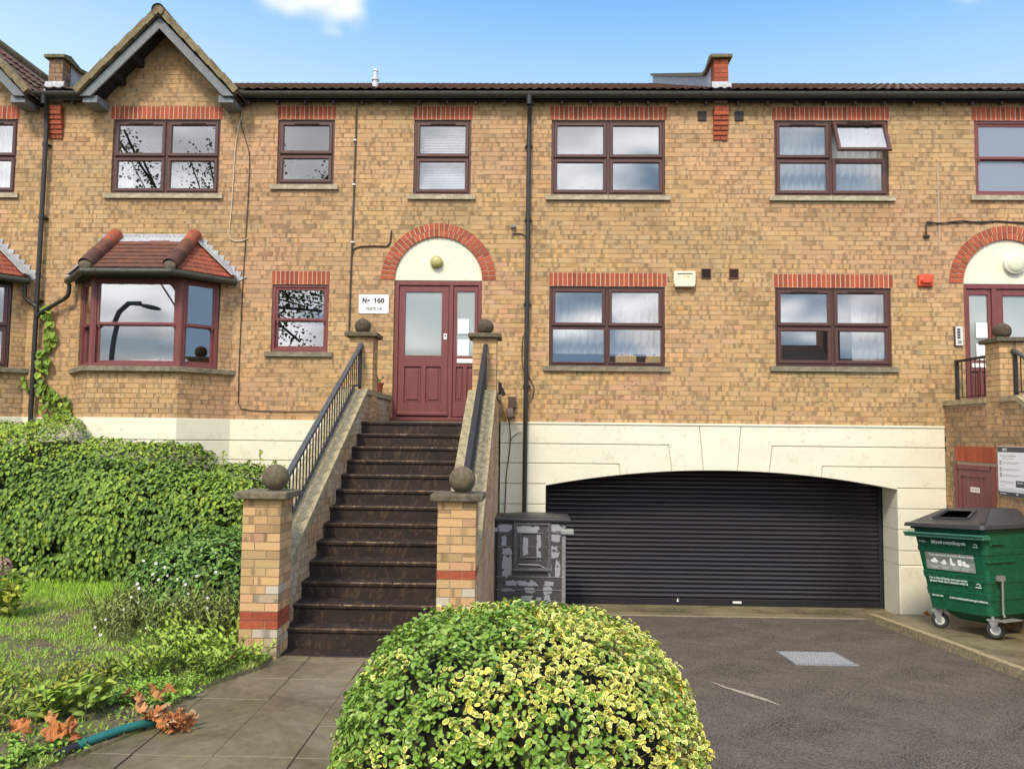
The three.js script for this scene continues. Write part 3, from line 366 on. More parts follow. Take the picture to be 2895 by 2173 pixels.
function buildHouse(cfg) {
  const { xa, xb, holes, arches, gable } = cfg; const H = thing('terraced_house', cfg.label, 'house', [0, 0, 0]);
  // masonry core with its openings
  const inner = (h) => [[h[0] - 0.004, h[2] - 0.004], [h[1] + 0.004, h[2] - 0.004], [h[1] + 0.004, h[3] + 0.004], [h[0] - 0.004, h[3] + 0.004]].reverse();
  const out = [[xa, BASE], [xb, BASE], [xb, WALLTOP]]; if (gable !== undefined) out.push([gable + 1.2, WALLTOP], [gable, WALLTOP + 1.22], [gable - 1.2, WALLTOP]); out.push([xa, WALLTOP]);
  const hs = holes.map(inner); for (const a of arches) { const p = []; p.push([a[0] - 0.704, 2.16], [a[0] + 0.704, 2.16], [a[0] + 0.704, a[1]]); for (let i = 1; i < 24; i++) p.push([a[0] + 0.704 * Math.cos((i / 24) * Math.PI), a[1] + 0.704 * Math.sin((i / 24) * Math.PI)]); p.push([a[0] - 0.704, a[1]]); hs.push(p.reverse()); }
  mb().poly(out, 0.293, -0.298, 0, null, hs).build('wall', M.mortar, H);
  // every visible brick of the front
  const bricks = []; const vis = [Math.max(xa, -11.4), Math.min(xb, 11.4)];
  for (let j = 0; BASE + j * CP < (gable !== undefined ? 8.5 : WALLTOP + 0.0); j++) {
    const yb = BASE + 0.004 + j * CP, yt = yb + BH, ym = (yb + yt) / 2; let sp;
    if (ym < WALLTOP) sp = [[flat(vis[0]), flat(vis[1])]]; else { const w = (y) => 1.19 - (y - WALLTOP); if (w(yt) < 0.1) break; sp = [[{ b: gable - w(yb), t: gable - w(yt) }, { b: gable + w(yb), t: gable + w(yt) }]]; }
    for (const h of [...holes, ...cfg.trims]) if (ym > h[2] && ym < h[3]) sp = cut(sp, flat(h[0]), flat(h[1]));
    for (const a of arches) { if (ym < a[1] && ym > 2.16) sp = cut(sp, flat(a[0] - 0.7), flat(a[0] + 0.7)); else if (ym >= a[1]) { const R = 0.9, c = (y) => Math.sqrt(Math.max(0, R * R - (y - a[1]) ** 2)); if (c(ym) > 0.05) sp = cut(sp, { b: a[0] - c(yb), t: a[0] - c(yt) }, { b: a[0] + c(yb), t: a[0] + c(yt) }); } }
    course(yb, j, sp, (b) => bricks.push(b));
  }
  const rest = layBricks(H, FRONT, bricks, cfg.focus, cfg.single ?? 300); tag(mesh('brickwork', mergeGeometries(rest), M.brick, H), null, null, null, 'stuff');
  for (const l of cfg.lintels) soldiers(H, l[0], l[1], l[2]);
  for (const a of arches) arch(H, a[0], a[1]);
  for (const w of cfg.windows) {
    const W = grp('window', H, [w.x0, w.y0, -0.05]); (w.sash ? sashWindow : casement)(W, w.x1 - w.x0, w.y1 - w.y0, ...(w.sash ? [w.split, w] : [w.cols, w.split, w])); sill(W, -0.09, w.x1 - w.x0 + 0.08, 0, -0.02, 0.095, w.dark ? M.sillDark : M.sill); room(H, w.x0, w.x1, w.y0, w.y1);
    mb().box(0, w.x1 - w.x0, w.y1 - w.y0 - 0.001, w.y1 - w.y0 + 0.03, -0.2, -0.012).build('window_head', M.frameDark, W);
  }
  if (cfg.bay) bay(H, ...cfg.bay);
  // eaves: soffit, fascia, gutter, rafter brackets
  for (const [a, b, grey] of cfg.eaves) {
    mb().box(a, b, 7.315, 7.335, 0.004, 0.115).build('soffit', M.soffit, H); mb().box(a, b, 7.3, 7.4, 0.115, 0.135).build('fascia', grey ? M.barge : M.fascia, H);
    const gz = 0.196, gy = 7.395, gpts = []; for (let i = 0; i <= 10; i++) { const t = Math.PI + (i / 10) * Math.PI; gpts.push([gz + 0.058 * Math.cos(t), gy + 0.075 * Math.sin(t)]); } for (let i = 10; i >= 0; i--) { const t = Math.PI + (i / 10) * Math.PI; gpts.push([gz + 0.052 * Math.cos(t), gy + 0.002 + 0.069 * Math.sin(t)]); } const G = mb().side(gpts, a, b); for (let x = a + 0.6; x < b; x += 1.9) G.side(gpts.map(([z, y]) => [gz + (z - gz) * 1.12, gy + (y - gy) * 1.12]), x, x + 0.05); G.build('gutter', M.gutter, H);
    for (let x = a + 0.25; x < b; x += 0.46) mb().rbox(x, x + 0.036, 7.255, 7.312, 0.05, 0.11, 0.004).box(x + 0.004, x + 0.03, 7.27, 7.312, 0.003, 0.06).build('rafter_bracket', M.soffit2, H);
  }
  // main roof
  const sl = Math.atan2(ROOF_R[0] - ROOF_E[0], ROOF_E[1] - ROOF_R[1]); const fr = { o: new THREE.Vector3(0, ROOF_E[0] + 0.0, ROOF_E[1]), u: new THREE.Vector3(1, 0, 0), v: new THREE.Vector3(0, Math.sin(sl), -Math.cos(sl)), n: new THREE.Vector3(0, Math.cos(sl), Math.sin(sl)) };
  const R = grp('roof', H); { const dk = mb(), D = (z0, a, b) => dk.side([[z0, slopeY(z0) - 0.02], [-6, slopeY(-6) - 0.02], [-6, slopeY(-6) - 0.12], [z0, slopeY(z0) - 0.12]], a, b); if (gable === undefined) D(0.2, xa, xb); else { D(0.2, xa, gable - 1.25); D(-2.4, gable - 1.25, gable + 1.25); D(0.2, gable + 1.25, xb); } dk.build('roof_deck', M.soffit, R); }
  const gx = gable; roofTiles(R, xa, xb, 'roof_tiles', fr, 21, 2, (x, s) => { if (gx === undefined) return true; const z = ROOF_E[1] - s * Math.cos(sl), y = slopeY(z); const hw = 1.28 - (y - 7.36) * 0.98; return !(z > -2.6 && x + 0.3 > gx - hw && x < gx + hw); });
  mb().tube([[xa, ROOF_R[0] - 0.05, -6.05], [xb, ROOF_R[0] - 0.05, -6.05]], 0.1, 10, 1).build('ridge_tiles', M.tile, R);
  mb().side([[-6.05, 10.28], [-12, 7.3], [-12, 7.2], [-6.05, 10.18]], xa, xb).build('rear_slope', M.tile, R);
  mb().box(xa, xb, 2, 7.3, -12, -11.7).box(xa, xb, -0.9, 2.1, -4.2, -4).box(xa, xa + 0.2, 2, 7.2, -11.7, -0.32).box(xb - 0.2, xb, 2, 7.2, -11.7, -0.32).build('rear_wall', M.mortar, H);
  if (gable !== undefined) {
    const Gr = grp('gable_roof', H); const ax = gable + 0.07, ay = 8.6, hw = 1.28, ey = 7.27; const L = Math.hypot(hw, ay - ey);
    for (const s of [-1, 1]) {
      const u = s > 0 ? new THREE.Vector3(0, 0, -1) : new THREE.Vector3(0, 0, 1), v = new THREE.Vector3(-s * hw / L, (ay - ey) / L, 0), n = u.clone().cross(v).normalize(); const o = s > 0 ? new THREE.Vector3(ax + hw, ey - 0.02, 0.39) : new THREE.Vector3(ax - hw, ey - 0.02, -2.92);
      roofTiles(Gr, 0, 3.3, 'roof_tiles', { u, v, n, o }, 5, s > 0 ? 0 : 0);
      mb().bar([ax + s * (hw - 0.02), ey - 0.03, -1.2], [ax + s * 0.02, ay - 0.03, -1.2], 3.2, 0.03).build('roof_deck', M.soffit, Gr);
      // verge: a mossy row of mortared tile ends, then the bargeboard
      for (let k = 0; k < 6; k++) { const a = k / 6, b = (k + 1.08) / 6; const m = mb(); m.bar([ax + s * hw * (1 - a), lerp(ey, ay, a) + 0.03, 0.42], [ax + s * hw * (1 - b), lerp(ey, ay, b) + 0.055, 0.42], 0.11, 0.1); m.build('verge_tile', M.tileVerge, Gr); }
      const d = [[hw - 0.045, ey - 0.03], [0, ay - 0.075], [0, ay - 0.26], [hw - 0.225, ey - 0.03]].map(([x, y]) => [ax + s * x, y]); mb().poly(s > 0 ? d : d.reverse(), 0.03, 0.385, 0.003).build('bargeboard', M.barge, Gr);
      mb().bar([ax + s * (hw - 0.08), ey - 0.06, 0.19], [ax + s * 0.03, ay - 0.09, 0.19], 0.38, 0.02).build('soffit', M.soffit, Gr);
      mb().rbox(ax + s * 1.09 - 0.12, ax + s * 1.09 + 0.12, 7.15, 7.27, 0.01, 0.37, 0.006).build('eaves_box', M.barge, Gr);
      for (const t of [0.28, 0.55]) mb().rbox(ax + s * (1.06 * (1 - t)) - 0.05, ax + s * (1.06 * (1 - t)) + 0.05, lerp(7.3, 8.4, t) - 0.02, lerp(7.3, 8.4, t) + 0.1, 0.0, 0.37, 0.005).build('purlin_end', M.soffit, Gr);
    }
    mb().tube([[ax, ay + 0.01, 0.5], [ax, ay + 0.01, -3]], 0.1, 14, 1).build('ridge_tiles', M.tileVerge, Gr);
  }
  return H;
}
const W = (x0, x1, y0, y1, cols, split, o = {}) => ({ x0, x1, y0, y1, cols, split, ...o });
const SO = 7.033, SO2 = 4.328; // undersides of the brick heads
const hole = (w) => [w.x0, w.x1, w.y0 - 0.09, w.y1];
function houseOf(o) { o.holes = o.windows.map(hole).concat(o.extraHoles || []); o.trims = o.lintels.map((l) => [l[0], l[1], l[2] - 0.01, l[2] + 0.22]); return buildHouse(o); }

const left = houseOf({ xa: -13, xb: -7.76, gable: -9.34, focus: [-8, 4], single: 160, label: 'yellow brick house at left edge of photo, only its last windows and gable showing', windows: [W(-10.17, -8.41, 5.8, SO, 2, 0.61, { vent: true })], lintels: [[-10.21, -8.38, SO]], arches: [], bay: [-9.36, false], eaves: [[-8.3, -7.74, true]], extraHoles: [[-10.4, -8.3, 2.95, 4.32]] });
const W1 = W(-6.83, -5.06, 5.8, SO, 2, 0.61, { vent: true }), W2 = W(-4.12, -3.19, 5.955, SO, 1, 0.5, { vent: true }), W3 = W(-1.9, -0.975, 5.8, SO, 1, 0.61, { vent: true }), W4 = W(0.32, 2.14, 5.8, SO, 2, 0.605), W7 = W(-4.13, -3.215, 3.25, SO2, 0, 0.52, { sash: true, dark: true }), W8 = W(0.305, 2.13, 3.06, SO2, 2, 0.62, { fixed: true, dark: true });
const middle = houseOf({ xa: -7.76, xb: 3.02, gable: -6.0, focus: [0.1, 2.9], label: 'yellow brick flats number 160 with gable, bay window and central arched maroon door', windows: [W1, W2, W3, W4, W7, W8], lintels: [[-6.88, -5.03, SO], [-4.14, -3.17, SO], [-1.92, -0.95, SO], [0.29, 2.18, SO], [-4.15, -3.2, SO2], [0.29, 2.16, SO2]], arches: [[-1.47, 4.41]], bay: [-6.02, true], eaves: [[-7.74, -7.1, true], [-4.85, 3.02]], extraHoles: [[-7.02, -5.02, 2.95, 4.32]] });
const W5 = W(3.875, 5.68, 5.8, SO, 2, 0.605, { vent: true, open: [1, 0.37] }), W6 = W(7.035, 7.97, 5.82, SO, 0, 0.62, { sash: true, glass: M.frostBlue }), W9 = W(3.86, 5.67, 3.085, SO2, 2, 0.62, { vent: true, dark: true });
const right = houseOf({ xa: 3.02, xb: 13, focus: [4.6, 2.6], label: 'yellow brick house on right with tilted open top window above the garage', windows: [W5, W6, W9], lintels: [[3.84, 5.71, SO], [7.0, 8.0, SO], [3.84, 5.71, SO2]], arches: [[7.5, 4.41]], eaves: [[3.02, 12]] });
const d1 = doorway(middle, -2.17, -0.77, false);
const d2 = doorway(right, 6.8, 8.2, true);
// party wall upstands with corbels under the eaves
function partyWall(house, x0, x1, redEnd) {
  const P = grp('party_wall', house); const bm = redEnd ? M.red : M.brick; const cor = grp('corbel', house);
  for (let r = 0; r < 7; r++) for (let k = 0; k < 2; k++) { const m = mb(), w = (x1 - x0) / 2, off = r % 2 ? 0.03 : 0; const y = 7.47 + r * CP; const xs = r % 2 ? [[x0, x1]] : [[x0, x0 + w - 0.004], [x0 + w + 0.004, x1]]; if (!xs[k]) continue; const t = rr(0.8, 1.15); m.box(xs[k][0], xs[k][1], y, y + BH, -0.12, 0.1, redEnd ? [t, t, t] : [0.3 * t, 0.19 * t, 0.11 * t]); m.build('brick', bm, P); }
  mb().box(x0 + 0.01, x1 - 0.01, 7.3, 7.99, -0.12, 0.09).build('mortar_joint', M.mortar, P);
  mb().side([[0.09, 7.42], [0.15, 7.4], [0.13, 7.56], [0.105, 7.62], [0.09, 7.62]], x0 - 0.04, x1 + 0.04).build('lead_apron', M.lead, P);
  mb().side([[0.16, 8.0], [0.16, 8.05], [-0.02, 8.1], [-0.3, 8.03], [-0.52, slopeY(-0.52) + 0.3], [-6, slopeY(-6) + 0.3], [-6, slopeY(-6) + 0.24], [-0.5, slopeY(-0.5) + 0.24], [-0.27, 7.97], [-0.05, 8.0]], x0 - 0.055, x1 + 0.055).build('coping_stone', M.mossy, P);
  mb().side([[-0.1, 7.5], [-0.1, 7.98], [-0.27, 7.97], [-0.5, slopeY(-0.5) + 0.24], [-6, slopeY(-6) + 0.24], [-6, slopeY(-6) - 0.1], [-0.1, slopeY(-0.1) - 0.1]], x0 + 0.0, x1 - 0.0).build('lead_flashing', M.lead, P);
  for (let r = 0; r < 7; r++) { const y = 6.72 + r * CP - 0.02, z = 0.025 + Math.min(r, 5) * 0.017; const t = rr(0.75, 1.05); const sp = r % 2 ? [[x0, x1]] : [[x0, (x0 + x1) / 2 - 0.004], [(x0 + x1) / 2 + 0.004, x1]]; for (const [a, b] of sp) mb().box(a, b, y, y + BH, -0.02, z, [t, t, t]).build('brick', M.red, cor); mb().box(x0 + 0.01, x1 - 0.01, y + BH - 0.002, y + CP + 0.002, -0.02, z - 0.02).build('mortar_joint', M.mortar, cor); }
}
partyWall(right, 2.905, 3.13, true);
partyWall(left, -7.88, -7.65, false);
// downpipes, flue, air bricks, cables
function downpipe(house, x, pts) { const P = grp('downpipe', house); mb().tube(pts, 0.036, 14).build('pipe', M.pipe, P); for (const y of [6.55, 5.35, 4.0, 2.7]) mb().tube([[x, y, 0.09], [x, y + 0.05, 0.09]], 0.045, 14, 1).box(x - 0.06, x + 0.06, y + 0.012, y + 0.038, 0.0, 0.06).build('pipe_clip', M.pipe, P); mb().tube([[x, 7.2, 0.19], [x, 7.35, 0.196]], 0.046, 12, 1).build('pipe_socket', M.pipe, P); return P; }
downpipe(middle, -0.045, [[-0.035, 7.36, 0.196], [-0.035, 7.2, 0.19], [-0.04, 7.05, 0.1], [-0.042, 6.9, 0.09], [-0.05, 4, 0.09], [-0.06, 1.2, 0.09], [-0.06, -0.7, 0.1]]);
const dp = downpipe(middle, -7.88, [[-7.86, 7.36, 0.196], [-7.865, 7.2, 0.19], [-7.87, 7.05, 0.1], [-7.875, 6.9, 0.09], [-7.885, 4, 0.09], [-7.89, 2.2, 0.09], [-7.89, 0.2, 0.09]]);
mb().tube([[-7.34, 4.28, 0.14], [-7.35, 4.12, 0.14], [-7.42, 4.05, 0.12], [-7.8, 3.83, 0.1], [-7.88, 3.74, 0.1]], 0.032, 12).build('pipe', M.pipe, dp);
mb().tube([[-8.06, 4.26, 0.14], [-8.06, 4.08, 0.13], [-8.03, 4.03, 0.12], [-7.92, 3.95, 0.1], [-7.88, 3.92, 0.1]], 0.032, 12).build('pipe', M.pipe, dp);
mb().cyl(-2.72, 7.8, -0.8, 0.05, 0.05, 0.26).cyl(-2.72, 8.06, -0.8, 0.066, 0.066, 0.03).cyl(-2.72, 8.08, -0.8, 0.042, 0.036, 0.14).cyl(-2.72, 8.22, -0.8, 0.046, 0.03, 0.05).build('flue_pipe', std([0.55, 0.57, 0.58], 0.4), middle);
for (const [x, pale] of [[2.78, 0], [3.215, 1]]) { const A = grp('air_vent', x < 3.02 ? middle : right, [x, 4.54, 0]); const c = pale ? std([0.13, 0.05, 0.032], 0.6) : std([0.055, 0.032, 0.024], 0.6); mb().add(ring(0.15, 0.155, 0.014, 0.02, 0.003, 0.002, -0.075, -0.077)).build('vent_frame', c, A); const l = mb(); for (let k = 0; k < 7; k++) l.bar([-0.065, -0.06 + k * 0.019, 0.012], [0.065, -0.06 + k * 0.019, 0.012], 0.012, 0.004); l.build('louvre', c, A); mb().box(-0.066, 0.066, -0.068, 0.068, 0.001, 0.004).build('vent_back', M.frameDark, A); }
for (const x of [2.66, 3.25]) mb().rbox(x, x + 0.14, 7.02, 7.17, 0.0, 0.02, 0.004).build('air_brick', M.frameDark, x < 3 ? middle : right);
const cable = (house, pts, r = 0.008, mat = M.cable) => mb().tube(pts.map((p) => [p[0], p[1], p[2] ?? 0.016]), r, 6).build('cable', mat, house);
cable(middle, [[-4.74, 7.15], [-4.72, 6.95], [-4.58, 6.5], [-4.56, 6.3], [-4.57, 5.5], [-4.6, 4.45], [-4.615, 3.6], [-4.62, 2.91], [-4.61, 2.42], [-4.58, 2.34], [-4.32, 2.3], [-3.8, 2.29], [-3.1, 2.31]], 0.007);
cable(middle, [[-4.72, 7.1], [-4.8, 6.6], [-4.83, 5.6], [-4.855, 5.2], [-4.85, 5.08], [-4.77, 5.02], [-4.62, 5.03], [-4.55, 5.07]], 0.008, M.cablePale);
mb().tube([[-2.84, 7.2, 0.02], [-2.85, 6, 0.02], [-2.86, 5, 0.02], [-2.87, 4.3, 0.02], [-2.875, 3.5, 0.02]], 0.014, 8).build('conduit', M.gutter, middle); for (const y of [6.67, 5.94, 5]) mb().rbox(-2.88, -2.83, y, y + 0.025, 0, 0.04, 0.004).build('conduit_clip', M.white, middle);
cable(middle, [[-2.86, 4.8], [-2.83, 4.9], [-2.72, 4.945], [-2.5, 4.955], [-2.31, 4.95], [-2.25, 5.02], [-2.235, 5.2]], 0.011);
cable(middle, [[-0.3, 5.155, 0.03], [-0.22, 5.165], [-0.14, 5.16], [-0.07, 5.1, 0.06]], 0.009); mb().tube([[-0.28, 5.12, 0.02], [-0.28, 5.25, 0.03]], 0.008, 6, 1).rbox(-0.32, -0.24, 5.25, 5.3, 0.0, 0.06, 0.01).build('cable_bracket', M.barge, middle);
cable(middle, [[-0.05, 3.62, 0.05], [-0.11, 3.5], [-0.125, 3.2], [-0.1, 3.0], [0.0, 2.86], [0.075, 2.7], [0.05, 2.55], [-0.03, 2.47, 0.04]], 0.007);
cable(right, [[6.23, 5.16, 0.03], [6.235, 5.38, 0.03], [6.45, 5.36], [6.77, 5.4, 0.03], [7.1, 5.375], [7.35, 5.405], [7.75, 5.375], [8.4, 5.39]], 0.011); cable(right, [[6.235, 5.36, 0.03], [6.7, 5.375], [7.2, 5.4], [7.7, 5.39], [8.4, 5.37]], 0.007); mb().rbox(6.19, 6.28, 5.13, 5.17, 0.0, 0.05, 0.01).build('cable_bracket', M.frameDark, right);
mb().box(6.435, 6.455, 4.87, 6.34, -0.004, 0.006).build('movement_joint', M.mortarPale, right);

// ---------- rendered basement: plinth under the bay and the garage front ----------
const ROWS = [2.16, 1.83, 1.525, 1.205, 0.89, 0.57, 0.25, 0.03, -0.95];
{
  const P = thing('rendered_plinth', 'cream rendered plinth with grooves under the bay window, half hidden by ivy', 'wall');
  const out = (cx, d) => [[cx - 1.27 - d, 0], [cx - 0.7 - d * 0.5, 0.6 + d], [cx + 0.7 + d * 0.5, 0.6 + d], [cx + 1.27 + d, 0]];
  const line = (d) => [[-13, d], ...out(-9.36, d), [-7.7, d], ...out(-6.02, d), [-2.53, d]].map((p) => [p[0], p[1] === 0 ? d : p[1]]);
  const poly = (d) => [...line(d), [-2.53, -0.3], [-13, -0.3]].reverse();
  for (let i = 0; i < 5; i++) mb().plan(poly(0.022), ROWS[i + 1] + 0.005, ROWS[i] - (i ? 0.005 : 0), 0.006).build('render_block', M.render, P);
  mb().plan(poly(-0.02), -0.9, 2.15).build('plinth_core', M.render, P);
}
{
  const G = thing('garage_entrance', 'cream rendered garage front with wide low arch and black roller shutter', 'garage');
  const cx = 2.985, half = 2.715, sy = 1.18, rise = 0.262, R = (half * half + rise * rise) / (2 * rise), cy = sy + rise - R; const ay = (x) => cy + Math.sqrt(R * R - (x - cx) ** 2);
  const arc = (a, b, n = 14) => { const p = []; for (let i = 0; i <= n; i++) { const x = lerp(a, b, i / n); p.push([x, ay(x)]); } return p; };
  const e = 0.005, x0 = -0.45, x1 = 6.446, jl = 0.27, jr = 5.7; const blk = (pts) => mb().poly(pts, 0.52, -0.508, 0.007).build('render_block', M.render, G);
  const m = (p) => p.map(([x, y]) => [2 * cx - x, y]).reverse();
  const A = [[x0, 1.83 + e], [2.18 + e, 1.83 + e], [2.23 + e, ay(2.23)], ...arc(2.25, 2.72 - e), [2.66 - e, 2.16], [x0, 2.16]]; blk(A); { const a2 = m(A).map(([x, y]) => [x > 6.2 ? x1 : x, y]); blk(a2); }
  blk([[2.66 + e, 2.16], [2.72 + e, ay(2.72)], ...arc(2.74, 3.24, 6), [3.25 - e, ay(3.25)], [3.31 - e, 2.16]].reverse());
  const Bk = [[x0, 1.525 + e], [1.41 + e, 1.525 + e], [1.43 + e, ay(1.43)], ...arc(1.45, 2.22, 10), [2.23 - e, ay(2.23)], [2.18 - e, 1.83 - e], [x0, 1.83 - e]]; blk(Bk); blk(m(Bk).map(([x, y]) => [x > 6.2 ? x1 : x, y]));
  const Ck = [[x0, 1.205 + e], [jl - 0.002, 1.205 + e], ...arc(jl, 1.42, 12), [1.43 - e, ay(1.43)], [1.41 - e, 1.525 - e], [x0, 1.525 - e]]; blk(Ck); blk(m(Ck).map(([x, y]) => [x > 6.2 ? x1 : x, y]));
  for (let i = 3; i < 8; i++) { const t = ROWS[i] - e, b = ROWS[i + 1] + e; blk([[x0, b], [jl, b], [jl, t], [x0, t]]); blk([[jr, b], [x1, b], [x1, t], [jr, t]]); }
  mb().poly([[x0 + 0.01, -0.95], [jl - 0.01, -0.95], [jl - 0.01, sy], ...arc(jl + 0.01, jr - 0.01, 40).map(([x, y]) => [x, y + 0.012]), [jr + 0.01, sy], [jr + 0.01, -0.95], [x1 - 0.01, -0.95], [x1 - 0.01, 2.15], [x0 + 0.01, 2.15]], 0.478, -0.5).build('wall_core', M.render, G);
  mb().rbox(x0, x1, 2.135, 2.168, -0.06, 0.028, 0.01).build('render_ledge', M.render, G);
  mb().rbox(6.0 - 0.3 + 0.02, x1 + 0.004, -0.95, 0.02, -0.5, 0.03, 0.012).build('base_block', M.render, G);
  // roller shutter: one mesh per slat
  const sp = []; for (let i = 0; i <= 8; i++) { const t = i / 8; sp.push([-0.56 + 0.021 * Math.sin(t * Math.PI), t * 0.069]); } const back = sp.map(([z, y]) => [z - 0.004, y]).reverse(); const slat = mb().side([...sp, [-0.562, 0.0725], [-0.566, 0.0725], ...back], jl - 0.05, jr + 0.05).geo();
  slat.computeVertexNormals(); for (let i = 0; i < 31; i++) { const s = mesh('shutter_slat', slat, M.shutter, G); s.position.set(0, -0.63 + i * 0.0725, rr(-0.0015, 0.0015)); s.rotation.z = rr(-0.0006, 0.0006); }
  mb().rbox(jl - 0.03, jr + 0.03, -0.745, -0.632, -0.585, -0.54, 0.01).build('bottom_rail', M.shutter, G); mb().rbox(3.3, 3.44, -0.7, -0.665, -0.545, -0.53, 0.004).build('shutter_lock', M.white, G); mb().cyl(2.42, -0.68, -0.535, 0.02, 0.004, 0.05, 6).build('paint_fleck', M.white, G);
  for (const [a, b] of [[jl, jl + 0.06], [jr - 0.06, jr]]) mb().box(a, b, -0.75, 1.3, -0.6, -0.525).build('guide_rail', M.shutter, G);
  mb().box(jl - 0.3, jr + 0.3, 0.9, 2.1, -1.1, -1.08).box(jl - 0.3, jr + 0.3, 1.7, 1.72, -1.1, -0.6).build('shutter_box', M.shutter, G);
  mb().rbox(jl - 0.3, jr - 0.01, -0.95, -0.742, -0.7, 0.0, 0.015).rbox(jl - 0.35, jr + 0.02, -0.95, -0.742, 0.002, 0.17, 0.02).build('threshold', M.concrete, G);
}

// ---------- entrance stairs ----------
const copY = (z) => (z < 1.8 ? 2.56 : 2.56 - 0.553 * (z - 1.8));
function pierBricks(S, x0, z0, w, ya, n, stain, redRows = []) { // pinwheel of four bricks per course
  const L = 0.2165 * (w / 0.335), Wd = w - L - 0.008; const gs = pierBricks.g ||= [0, 1, 2].map((t) => Array.from({ length: 16 }, () => { const c = [BUFF, PINK, OLIVE][t], j = rr(0.86, 1.15); const f = brickGeo([0, 0.2165, 0, 0.2165, 0, BH], 0.1105, Math.floor(rnd() * CW * CH), c.map((v) => v * j * 1.04)); return f; }));
  const redG = pierBricks.r ||= [0.8, 0.95, 1.1].map((t) => brickGeo([0, 0.2165, 0, 0.2165, 0, BH], 0.1105, 0, [t, t, t])); const wg = pierBricks.w ||= [0, 1, 2, 3].map((k) => brickGeo([0, 0.2165, 0, 0.2165, 0, BH], 0.1105, 3 + k * 5, [lerp(0.44, 0.54, (k % 2)), lerp(0.34, 0.47, k % 2), lerp(0.22, 0.35, k % 2)]));
  for (let j = 0; j < n; j++) for (let q = 0; q < 4; q++) {
    const red = redRows.includes(j); const white = !red && rnd() < stain(j); const geo = red ? redG[Math.floor(rnd() * 3)] : white ? wg[Math.floor(rnd() * 4)] : gs[rnd() < 0.14 ? 1 : rnd() < 0.2 ? 2 : 0][Math.floor(rnd() * 16)]; const b = mesh('brick', geo, red ? M.red : M.brick, S); const sx = L / 0.2165, flip = j % 2;
    // front, right, back, left in turn; odd courses run the other way round
    const ang = [0, Math.PI / 2, Math.PI, -Math.PI / 2][q]; const cxx = x0 + w / 2, czz = z0 - w / 2; const m = new THREE.Matrix4().makeRotationY(ang); m.setPosition(cxx, ya + j * CP + 0.004, czz); m.multiply(new THREE.Matrix4().makeTranslation(flip ? -w / 2 : w / 2 - L, 0, w / 2 + rr(-0.003, 0.002))).multiply(new THREE.Matrix4().makeScale(sx, 1, Wd / 0.1105)); b.applyMatrix4(m);
  }
  mb().box(x0 + 0.008, x0 + w - 0.008, ya, ya + n * CP, z0 - w + 0.008, z0 - 0.008).build('mortar_joint', M.mortarPale, S);
}
function cap(S, x, z, y, w, mat) { const o = 0.062; mb().add(new RoundedBoxGeometry(w + 2 * o, 0.062, w + 2 * o, 2, 0.012).translate(x + w / 2, y + 0.031, z - w / 2)).build('pier_cap', mat, S); }
function finial(S, x, y, z, r, mat) { const g = new THREE.SphereGeometry(r, 32, 24); const p = g.attributes.position; for (let i = 0; i < p.count; i++) { const k = 1 + 0.02 * fbm(p.getX(i) * 14, p.getY(i) * 14, p.getZ(i) * 14, 2); p.setXYZ(i, x + p.getX(i) * k, y + p.getY(i) * k, z + p.getZ(i) * k); } g.computeVertexNormals(); mb().add(g).cyl(x, y - r - 0.01, z, 0.06, 0.05, 0.03, 18).build('ball_finial', mat, S); }
